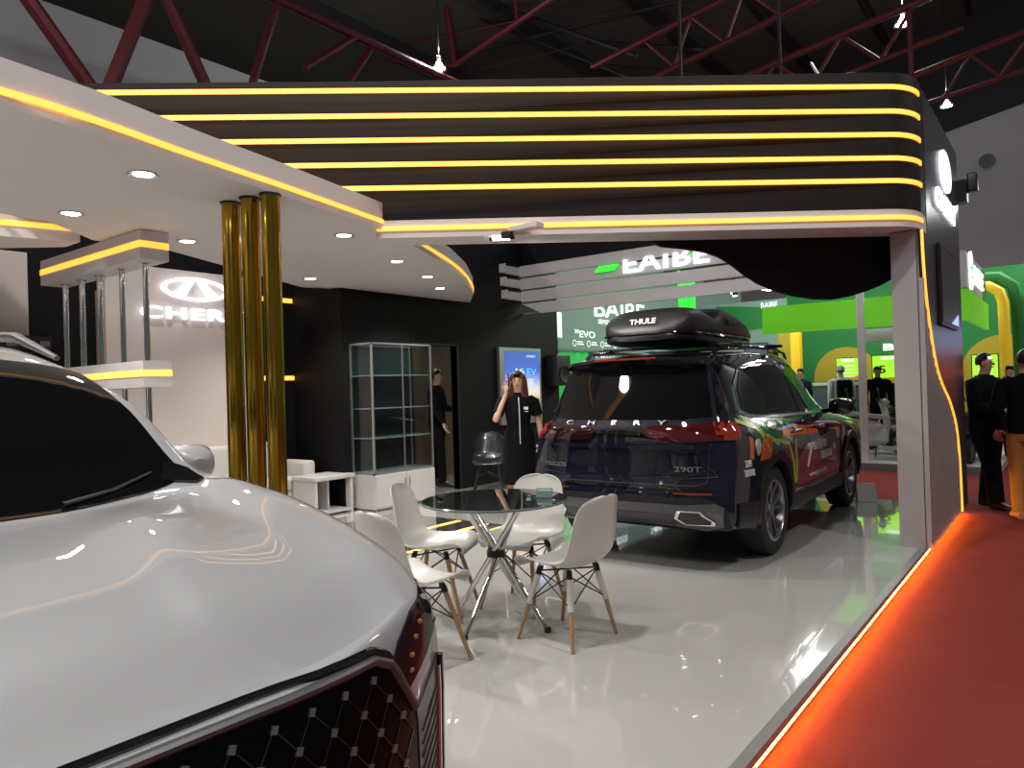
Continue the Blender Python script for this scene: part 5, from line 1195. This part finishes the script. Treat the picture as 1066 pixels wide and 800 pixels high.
em = thing('tmp', 'x', 'x'); bpy.data.objects.remove(em)
e_ = MB(); c = surf(.0, .64, off=.03); n = 40
e_.tube([(c.x, .145*math.cos(2*PI*i/n), c.z+.062*math.sin(2*PI*i/n)) for i in range(n)], .011, 8, closed=True)
e_.tube([(c.x, -.075, c.z-.05), (c.x, 0, c.z+.06), (c.x, .075, c.z-.05)], .010, 8); e_.build('emblem', M_['chrome'], gl)
# corner vents, headlights
for s in (1, -1):
    f = (lambda P: P) if s == 1 else mirrored
    cv = wpart('corner_vent', [f([(.722, .71), (.862, .775), (.868, .42), (.745, .38)])], 'front', 'dark_silver', .006, thick=.02)
    drape(tree, [p for k in range(9) for p in strip([(s*.745, .655-.03*k), (s*.84, .71-.03*k)], .005)], 'front', off=.009, thick=.006).build('vent_slats', M_['black_plastic'], cv, smooth=False)
    MB().tube([surf(s*.855, z, off=.008) for z in (.755, .70, .60, .50, .42)], .007, 8).build('day_light', M_['chrome'], cv)
    MB().tube([surf(s*.872, z, off=.008) for z in (.775, .70, .60, .50, .42)], .010, 8).build('vent_edge', M_['gloss_black'], cv)
    a = math.radians(40); fr = ((-math.sin(a), math.cos(a), 0), (0, 0, 1)) if s == 1 else ((math.sin(a), math.cos(a), 0), (0, 0, 1))
    hp = [(.59, .765), (.54, .825), (.59, .875), (.66, .915), (.76, .945), (.95, .945), (.97, .90), (.80, .86), (.68, .80)]
    hl = wpart('headlight', [hp if s == 1 else mirrored(hp)], fr, 'headlamp', .006, thick=.02)
    q = MB()
    for u, w in ((.62, .83), (.65, .86), (.68, .885), (.61, .80)):
        U, W = V(fr[0]), V(fr[1]); N = U.cross(W); hit, nr, _, _ = tree.ray_cast(U*u*s+W*w+N*3, -N); q.ell(hit+nr*.005, (.004, .010, .006), 8, 6)
    q.build('amber_spots', M_['amber'], hl)
wpart('lower_trim', [[(-.72, .24), (.72, .24), (.66, .285), (-.66, .285)]], 'front', 'dark_silver', .012, thick=.03)
def wboth(polys, **k): 
    mb = drape(tree, polys, 'right', **k); return drape(tree, [mirrored(p) for p in polys], 'left', mb=mb, **k)
for ax in (-.90, -3.52): each_side(tree, arch(ax, .36, .393, .455), 'arch_cladding', 'cladding', wc, off=.016, thick=.03)
each_side(tree, [[(-3.05, .27), (-1.36, .27), (-1.36, .40), (-3.05, .40)]], 'sill_cladding', 'cladding', wc, off=.016, thick=.03)
wboth(strip([(-2.70, 1.12), (-2.69, .46)], .008)+strip([(-1.44, 1.1), (-1.36, .9), (-1.42, .46)], .008), off=.0015).build('door_seams', M_['black_plastic'], wc)
for s in (-1, 1):
    for x in (-3.3, -2.45): MB().rbox((x, s*.945-.012, .945), (x+.20, s*.945+.012, .975), .01).build('door_handle', M_['silver_trim'], wc)
wpart('tail_light', [[(-.80, .92), (-.30, .93), (.30, .93), (.80, .92), (.80, 1.02), (-.80, 1.02)]], 'rear', 'red_lens', .014, thick=.03)
wpart('rear_window', [[(-.66, 1.12), (-.52, 1.42), (.52, 1.42), (.66, 1.12)]], 'rear', 'car_glass', .006)
# ================================================================== people
def skin_mesh(nodes, edges, root, sub=2):
    names = list(nodes); me = bpy.data.meshes.new('skin'); me.from_pydata([nodes[n][0] for n in names], [(names.index(a), names.index(b)) for a, b in edges], [])
    o = bpy.data.objects.new('tmp', me); COL.objects.link(o)
    o.modifiers.new('skin', 'SKIN').use_smooth_shade = True
    for i, n in enumerate(names):
        sv = me.skin_vertices[0].data[i]; r = nodes[n][1]; sv.radius = (r, r) if not isinstance(r, tuple) else r; sv.use_root = (n == root)
    s = o.modifiers.new('sub', 'SUBSURF'); s.levels = sub; s.render_levels = sub
    m = baked(o)
    for p in m.polygons: p.use_smooth = True
    return m
def chain(nodes, edges, pre, pts, rads, start=None):
    prev = start
    for i, (p, r) in enumerate(zip(pts, rads)):
        nodes[f'{pre}{i}'] = (tuple(p), r)
        if prev: edges.append((prev, f'{pre}{i}'))
        prev = f'{pre}{i}'
    return prev
def hand(nodes, edges, pre, wrist_name, wrist, d, side, curl, s=1., bend=.35):
    d, side = V(d).normalized(), V(side).normalized(); curl = V(curl).normalized(); w = V(wrist)
    palm = w+d*.075*s; nodes[pre+'palm'] = (tuple(palm), (.030*s, .020*s)); edges.append((wrist_name, pre+'palm'))
    for k, (off, ln) in enumerate(((-.032, .068), (-.011, .078), (.011, .072), (.031, .056))):
        b = palm+side*off*s+d*.012*s
        dd = d.copy(); pts = []; p = b
        for q in range(3):
            dd = (dd+curl*bend*(q*.8+.4)).normalized(); p = p+dd*ln*s/3*1.15; pts.append(p)
        chain(nodes, edges, f'{pre}f{k}_', [b]+pts, [.0095*s, .0085*s, .008*s, .007*s], pre+'palm')
    t = w+d*.03*s-side*.03*s
    chain(nodes, edges, pre+'th_', [t, t+(d*.7-side*.7).normalized()*.032*s+curl*.008, t+(d*.9-side*.5).normalized()*.062*s+curl*.02*s], [.012*s, .0105*s, .009*s], pre+'palm')
def person(label, loc, rz, H=1.68, arms=None, skirt=False, top='cloth_black', bottom='cloth_black', shoes='black_plastic', hairm='hair', long_hair=False, cap=None, sleeves='long', head_turn=0., bulk=1., legs=((.09, .0), (-.09, .04)), backpack=None, hands=True, group=None, zip_=False):
    """faces local +Y; the person's right hand is at local +X"""
    k = H/1.70; P = thing('person', label, 'person', loc, rz, group=group); n = {}; e = []
    S = lambda *a: V(a)*k; b = bulk
    n['pelvis'] = (S(0, 0, .95), .105*k); chain(n, e, 'sp', [S(0, .0, 1.08), S(0, .0, 1.22), S(0, -.01, 1.34), S(0, -.015, 1.43)], [.100*k, .105*k, .100*k, .070*k], 'pelvis')
    n['neck'] = (S(0, -.005, 1.49), .055*k); e.append(('sp3', 'neck'))
    clothT = {'pelvis': (S(0, 0, .90), .165*k*b)}; eT = []; chain(clothT, eT, 't', [S(0, 0, 1.08), S(0, 0, 1.22), S(0, -.01, 1.34), S(0, -.012, 1.425)], [.138*k*b, .145*k*b, .140*k*b, .085*k], 'pelvis')
    clothB = {'pelvis': (S(0, 0, .96), .142*k*b)}; eB = []
    shp = []
    for si, sg_ in enumerate((1, -1)):
        a = (arms or {}).get(sg_) or [(.20, -.01, 1.385), (.235, -.03, 1.12), (.225, .05, .88), (0, .15, -1)]
        sh, el, wr, hd = [V(q) for q in a]; f = lambda q: V((q.x*sg_, q.y, q.z))*k
        sh, el, wr = f(sh), f(el), f(wr); hdv = V((hd.x*sg_, hd.y, hd.z)).normalized()
        last = chain(n, e, f'a{si}', [sh, sh.lerp(el, .5), el, el.lerp(wr, .45), wr], [.048*k, .042*k, .037*k, .033*k, .024*k], 'sp2')
        if hands:
            sd = hdv.cross(V((0, 1, .2)) if abs(hdv.y) < .8 else V((0, 0, 1))).normalized()
            hand(n, e, f'h{si}', last, wr, hdv, sd*sg_, V((-.6*sg_, .5, 0)), k)
        if sleeves == 'long': chain(clothT, eT, f's{si}', [sh, sh.lerp(el, .5), el, el.lerp(wr, .5), wr.lerp(el, .04)], [.080*k, .066*k*b, .058*k*b, .050*k*b, .040*k], 't2')
        else: chain(clothT, eT, f's{si}', [sh, sh.lerp(el, .35), sh.lerp(el, .66)], [.074*k, .066*k, .062*k], 't2')
        lx, ly = legs[si]; hip = S(sg_*.085, 0, .90); kn = S(sg_*.095, ly*.5+.015, .50); an = S(lx if sg_ > 0 else lx, ly-.02, .085)
        chain(n, e, f'l{si}', [hip, hip.lerp(kn, .5), kn, kn.lerp(an, .4), an, an+S(0, .10, -.045)], [.092*k, .078*k, .056*k, .054*k, .036*k, .030*k], 'pelvis')
        if not skirt: chain(clothB, eB, f'l{si}', [hip, hip.lerp(kn, .5), kn, kn.lerp(an, .5), an+S(0, 0, .0)], [.108*k*b, .096*k*b, .078*k*b, .070*k*b, .064*k], 'pelvis')
        shp.append(an)
    # head: part of the body surface
    ct, st_ = math.cos(head_turn), math.sin(head_turn); hc = S(0, .01, 1.605)
    def hp(x, y, z): return hc+V((x*ct-y*st_, x*st_+y*ct, z))*k
    n['hd0'] = (hp(0, .012, -.055), .058*k); n['hd1'] = (hp(0, .008, .0), .072*k); n['hd2'] = (hp(0, -.004, .045), .074*k)
    e += [('neck', 'hd0'), ('hd0', 'hd1'), ('hd1', 'hd2')]
    bodym = skin_mesh(n, e, 'pelvis'); link('body', bodym, M_['skin'], P, ang=180)
    w_ = b*(.88 if skirt else 1.0); tp = MB(); N_ = 24
    rings = [(.875, .168, .122), (.95, .165, .122), (1.04, .152 if skirt else .160, .112), (1.13, .148 if skirt else .160, .112), (1.22, .162, .122), (1.31, .178, .125), (1.375, .176, .112), (1.42, .150, .092), (1.455, .095, .072), (1.475, .066, .064)]
    vv = [(rx*w_*k*math.cos(2*PI*j/N_), ry*b*k*math.sin(2*PI*j/N_)-.005, z*k) for z, rx, ry in rings for j in range(N_)]
    ff = [(i*N_+j, i*N_+(j+1) % N_, (i+1)*N_+(j+1) % N_, (i+1)*N_+j) for i in range(len(rings)-1) for j in range(N_)]+[tuple(range(N_))[::-1]]
    tp.add(vv, ff)
    for si, sg_ in enumerate((1, -1)):
        sh, el, wr = [V(n[f'a{si}{q}'][0]) for q in (0, 2, 4)]; ins = V((sg_*.11*k, -.005, 1.375*k)); up_ = V((sg_*.165*k, -.005, 1.385*k))
        if sleeves == 'long': tp.tube([ins, up_, sh, sh.lerp(el, .5), el.lerp(sh, .06), el.lerp(wr, .06), el.lerp(wr, .5), wr.lerp(el, .03)], [q*k for q in (.070, .074, .070*b, .062*b, .056*b, .054*b, .048*b, .038)], 14)
        else: tp.tube([ins, up_, sh, sh.lerp(el, .3), sh.lerp(el, .62)], [q*k for q in (.064, .068, .066, .062, .064)], 14)
    tp.build('top', M_[top], P, ang=70)
    if skirt:
        mb = MB(); rings = []
        prof = [(.150, 1.08), (.172, 1.0), (.188, .92), (.185, .80), (.19, .62), (.20, .47)]
        mb.lathe([(r*k, z*k) for r, z in prof]+[((prof[-1][0]-.012)*k, prof[-1][1]*k)], n=28); mb.v = [(x, y*.78, z) for x, y, z in mb.v]
        mb.build('skirt', M_[bottom], P, ang=60)
    else:
        tr = MB(); rg = [(.80, .150, .118), (.88, .166, .122), (.96, .160, .118), (1.03, .150, .110)]
        tr.add([(rx*b*k*math.cos(2*PI*j/24), ry*b*k*math.sin(2*PI*j/24), z*k) for z, rx, ry in rg for j in range(24)], [(i*24+j, i*24+(j+1) % 24, (i+1)*24+(j+1) % 24, (i+1)*24+j) for i in range(3) for j in range(24)]+[tuple(range(24))[::-1], tuple(72+j for j in range(24))])
        for si, sg_ in enumerate((1, -1)):
            hip, kn, an = [V(n[f'l{si}{q}'][0]) for q in (0, 2, 4)]
            tr.tube([hip+V((-sg_*.005, 0, .05)), hip.lerp(kn, .25), hip.lerp(kn, .6), kn, kn.lerp(an, .4), an+V((0, 0, -.01))], [q*k*b for q in (.090, .098, .085, .072, .066, .062)], 16)
        tr.build('trousers', M_[bottom], P, ang=70)
    for i, an in enumerate(shp):
        m = superloft([(-.075, .045, .03, .04), (-.05, .045, .038, .045), (.02, .048, .040, .048), (.09, .035, .047, .033), (.155, .028, .045, .026), (.19, .022, .03, .018)], 16)
        a = math.radians(90+(-8 if i == 0 else 8)); ca, sa = math.cos(a), math.sin(a)
        m.v = [(an.x+(x*ca-y*sa)*k, an.y+(x*sa+y*ca)*k, max(0.0, z*k)) for x, y, z in m.v]; sh_ = m.build('shoe', M_[shoes], P)
    # face
    MB().ell(hp(0, .083, -.008), (.011*k, .018*k, .017*k), 10, 8).build('nose', M_['skin'], P)
    ey = MB(); [ey.ell(hp(s*.028, .070, .018), (.009*k, .005*k, .0045*k), 10, 6) for s in (-1, 1)]; ey.build('eyes', M_['eye'], P)
    eb = MB(); [eb.tube([hp(s*.014, .078, .036), hp(s*.03, .077, .041), hp(s*.044, .068, .036)], .003*k, 6) for s in (-1, 1)]; eb.build('eyebrows', M_['hair'], P)
    MB().ell(hp(0, .072, -.044), (.020*k, .010*k, .006*k), 12, 6).build('lips', M_['lip'], P)
    er = MB(); [er.ell(hp(s*.074, -.002, .0), (.010*k, .018*k, .028*k), 10, 8) for s in (-1, 1)]; er.build('ears', M_['skin'], P)
    # hair cap: an ellipsoid shell cut away over the face
    bm = bmesh.new(); bmesh.ops.create_uvsphere(bm, u_segments=28, v_segments=20, radius=1)
    dl = [v for v in bm.verts if (v.co.y > .25 and v.co.z < .50) or v.co.z < (-.55 if not long_hair else -.35) or (v.co.y > .0 and v.co.z < -.05)]
    bmesh.ops.delete(bm, geom=dl, context='VERTS')
    for v in bm.verts: v.co = hp(v.co.x*.079, v.co.y*.090-.008, v.co.z*.098+.028)
    mh = bpy.data.meshes.new('hair'); bm.to_mesh(mh); bm.free(); oh = bpy.data.objects.new('tmp', mh); COL.objects.link(oh)
    sd = oh.modifiers.new('s', 'SOLIDIFY'); sd.thickness = .012*k; sd.offset = -1; link('hair', baked(oh), M_[hairm], P, ang=80)
    if long_hair:
        mb = MB()
        for s in (-1, 1):
            for j in range(7):
                a = .68+j*.33; x, y = s*math.sin(a)*.080, math.cos(a)*.055-.012
                mb.tube([hp(x*.8, y*.9, .075), hp(x*1.05, y, .02), hp(x*1.12, y-.005, -.06), hp(x*1.25, y+.006, -.15), hp(x*1.2, y+.0, -.24+.03*(j == 0))], [.016*k, .021*k, .022*k, .021*k, .008*k], 8)
        mb.build('long_hair', M_[hairm], P, ang=80)
    if cap:
        c_ = MB().ell(hp(0, -.005, .045), (.087*k, .10*k, .085*k), 20, 12).build('cap', M_[cap], P)
    MB().lathe([(.060*k, 1.455*k), (.068*k, 1.44*k), (.066*k, 1.47*k), (.058*k, 1.485*k)], (0, -.005*k, 0), n=20, closed=True).build('collar', M_[top], P)
    if zip_:
        MB().tube([S(0.0, .085, 1.43), S(0, .128, 1.34), S(0.0, .152, 1.2), S(0, .15, 1.05), S(.0, .158, .92)], .0045, 6).build('zip', M_['print_white'], P)
        MB().rbox(S(-.10, .125, 1.295), S(-.05, .140, 1.325), .003).box(S(-.10, .13, 1.27), S(-.06, .142, 1.28)).build('chest_print', M_['print_white'], P, smooth=False)
    if backpack: MB().rbox(S(-.15, -.30, 1.02), S(.15, -.13, 1.42), .05, 4).build('backpack', M_[backpack], P)
    return P
def face_to(dx, dy): return math.atan2(dy, dx)-PI/2
# woman on the phone: right hand at the ear, left arm down
wm = person('smiling woman with long hair in black uniform holding a phone to her ear', (-4.555, 6.03, 0), face_to(.66, -.75), H=1.575, head_turn=-.15, long_hair=True, hairm='hair_red', sleeves='short', skirt=True, zip_=True,
       arms={1: [(.175, -.005, 1.385), (.27, .13, 1.17), (.135, .065, 1.47), (-.10, -.05, 1.0)], -1: [(.175, -.01, 1.385), (.235, -.03, 1.13), (.25, .05, .90), (.05, .2, -1)]})
R3 = Matrix.Rotation(face_to(.66, -.75), 3, 'Z')
pos = V((-4.555, 6.03, 0))+R3@V((.098, .045, 1.505))
ph = thing('mobile_phone', 'dark mobile phone held at the ear of the woman', 'phone', pos, face_to(.66, -.75))
MB().rbox((-.004, -.035, -.07), (.004, .035, .07), .003).build('case', M_['gloss_black'], ph); MB().box((-.0052, -.031, -.064), (-.0042, .031, .064)).build('display', M_['slate'], ph, smooth=False)
# man in the doorway, reaching right
person('man in a dark suit walking through the door in the black wall', (-7.50, 7.93, 0), face_to(.75, .35), H=1.72, arms={-1: [(.19, -.01, 1.39), (.23, .04, 1.14), (.18, .20, 1.12), (-.2, .6, .1)], 1: [(.19, -.01, 1.385), (.24, .02, 1.13), (.2, .15, .93), (0, .4, -1)]}, legs=((.09, .10), (-.09, -.10)))
# man by the tower, arms folded in front
person('man with short black hair in black jacket and trousers standing by the dark end wall', (-.80, 9.95, -.1), face_to(.86, -.40), H=1.74, bulk=1.32, head_turn=.25,
       arms={1: [(.20, -.0, 1.39), (.25, .03, 1.12), (.10, .26, 1.08), (-.8, .4, .1)], -1: [(.20, -.0, 1.39), (.25, .04, 1.12), (.12, .28, 1.10), (-.8, .3, .1)]}, legs=((.10, .16), (-.10, -.06)))
person('person in black jacket and khaki trousers, cut by the edge of the photo', (-.38, 9.25, -.1), face_to(-.2, .95), H=1.74, bulk=1.08, bottom='khaki', shoes='tan',
       arms={1: [(.20, 0, 1.38), (.26, .03, 1.12), (.22, .2, 1.0), (0, .8, -.3)], -1: [(.20, 0, 1.38), (.27, -.02, 1.12), (.24, .12, .92), (0, .4, -1)]})
# visitors among the scooters
vis = [((-3.85, 16.35, 0), 30, 'cloth_white', 'cloth_grey', 'visitor in white shirt and cap with dark backpack among the scooters', dict(cap='cloth_white', backpack='cloth_black')),
       ((-3.15, 16.35, 0), 200, 'cloth_black', 'cloth_black', 'visitor in black below the lit lime poster by the white pillar', {}),
       ((-2.5, 16.45, 0), 160, 'cloth_navy', 'cloth_grey', 'visitor in dark clothes half hidden by the white pillar among scooters', {}),
       ((-4.65, 16.3, 0), 150, 'cloth_navy', 'cloth_grey', 'visitor in dark top seen just over the dark car bonnet', {}),
       ((-.85, 15.2, -.1), 140, 'cloth_grey', 'cloth_navy', 'visitor in grey top in the far aisle right of the man in black', {}),
       ((-.55, 14.0, -.1), 100, 'cloth_black', 'cloth_navy', 'visitor in black raising a camera in the far red aisle', dict(arms={1: [(.19, 0, 1.39), (.24, .18, 1.28), (.12, .3, 1.5), (-.2, .3, .9)], -1: [(.19, 0, 1.39), (.24, .18, 1.28), (.12, .3, 1.5), (-.2, .3, .9)]}))]
for loc, a, t, b_, lab, kw in vis: person(lab, loc, math.radians(a), H=random.uniform(1.6, 1.72), top=t, bottom=b_, hands=False, **kw)
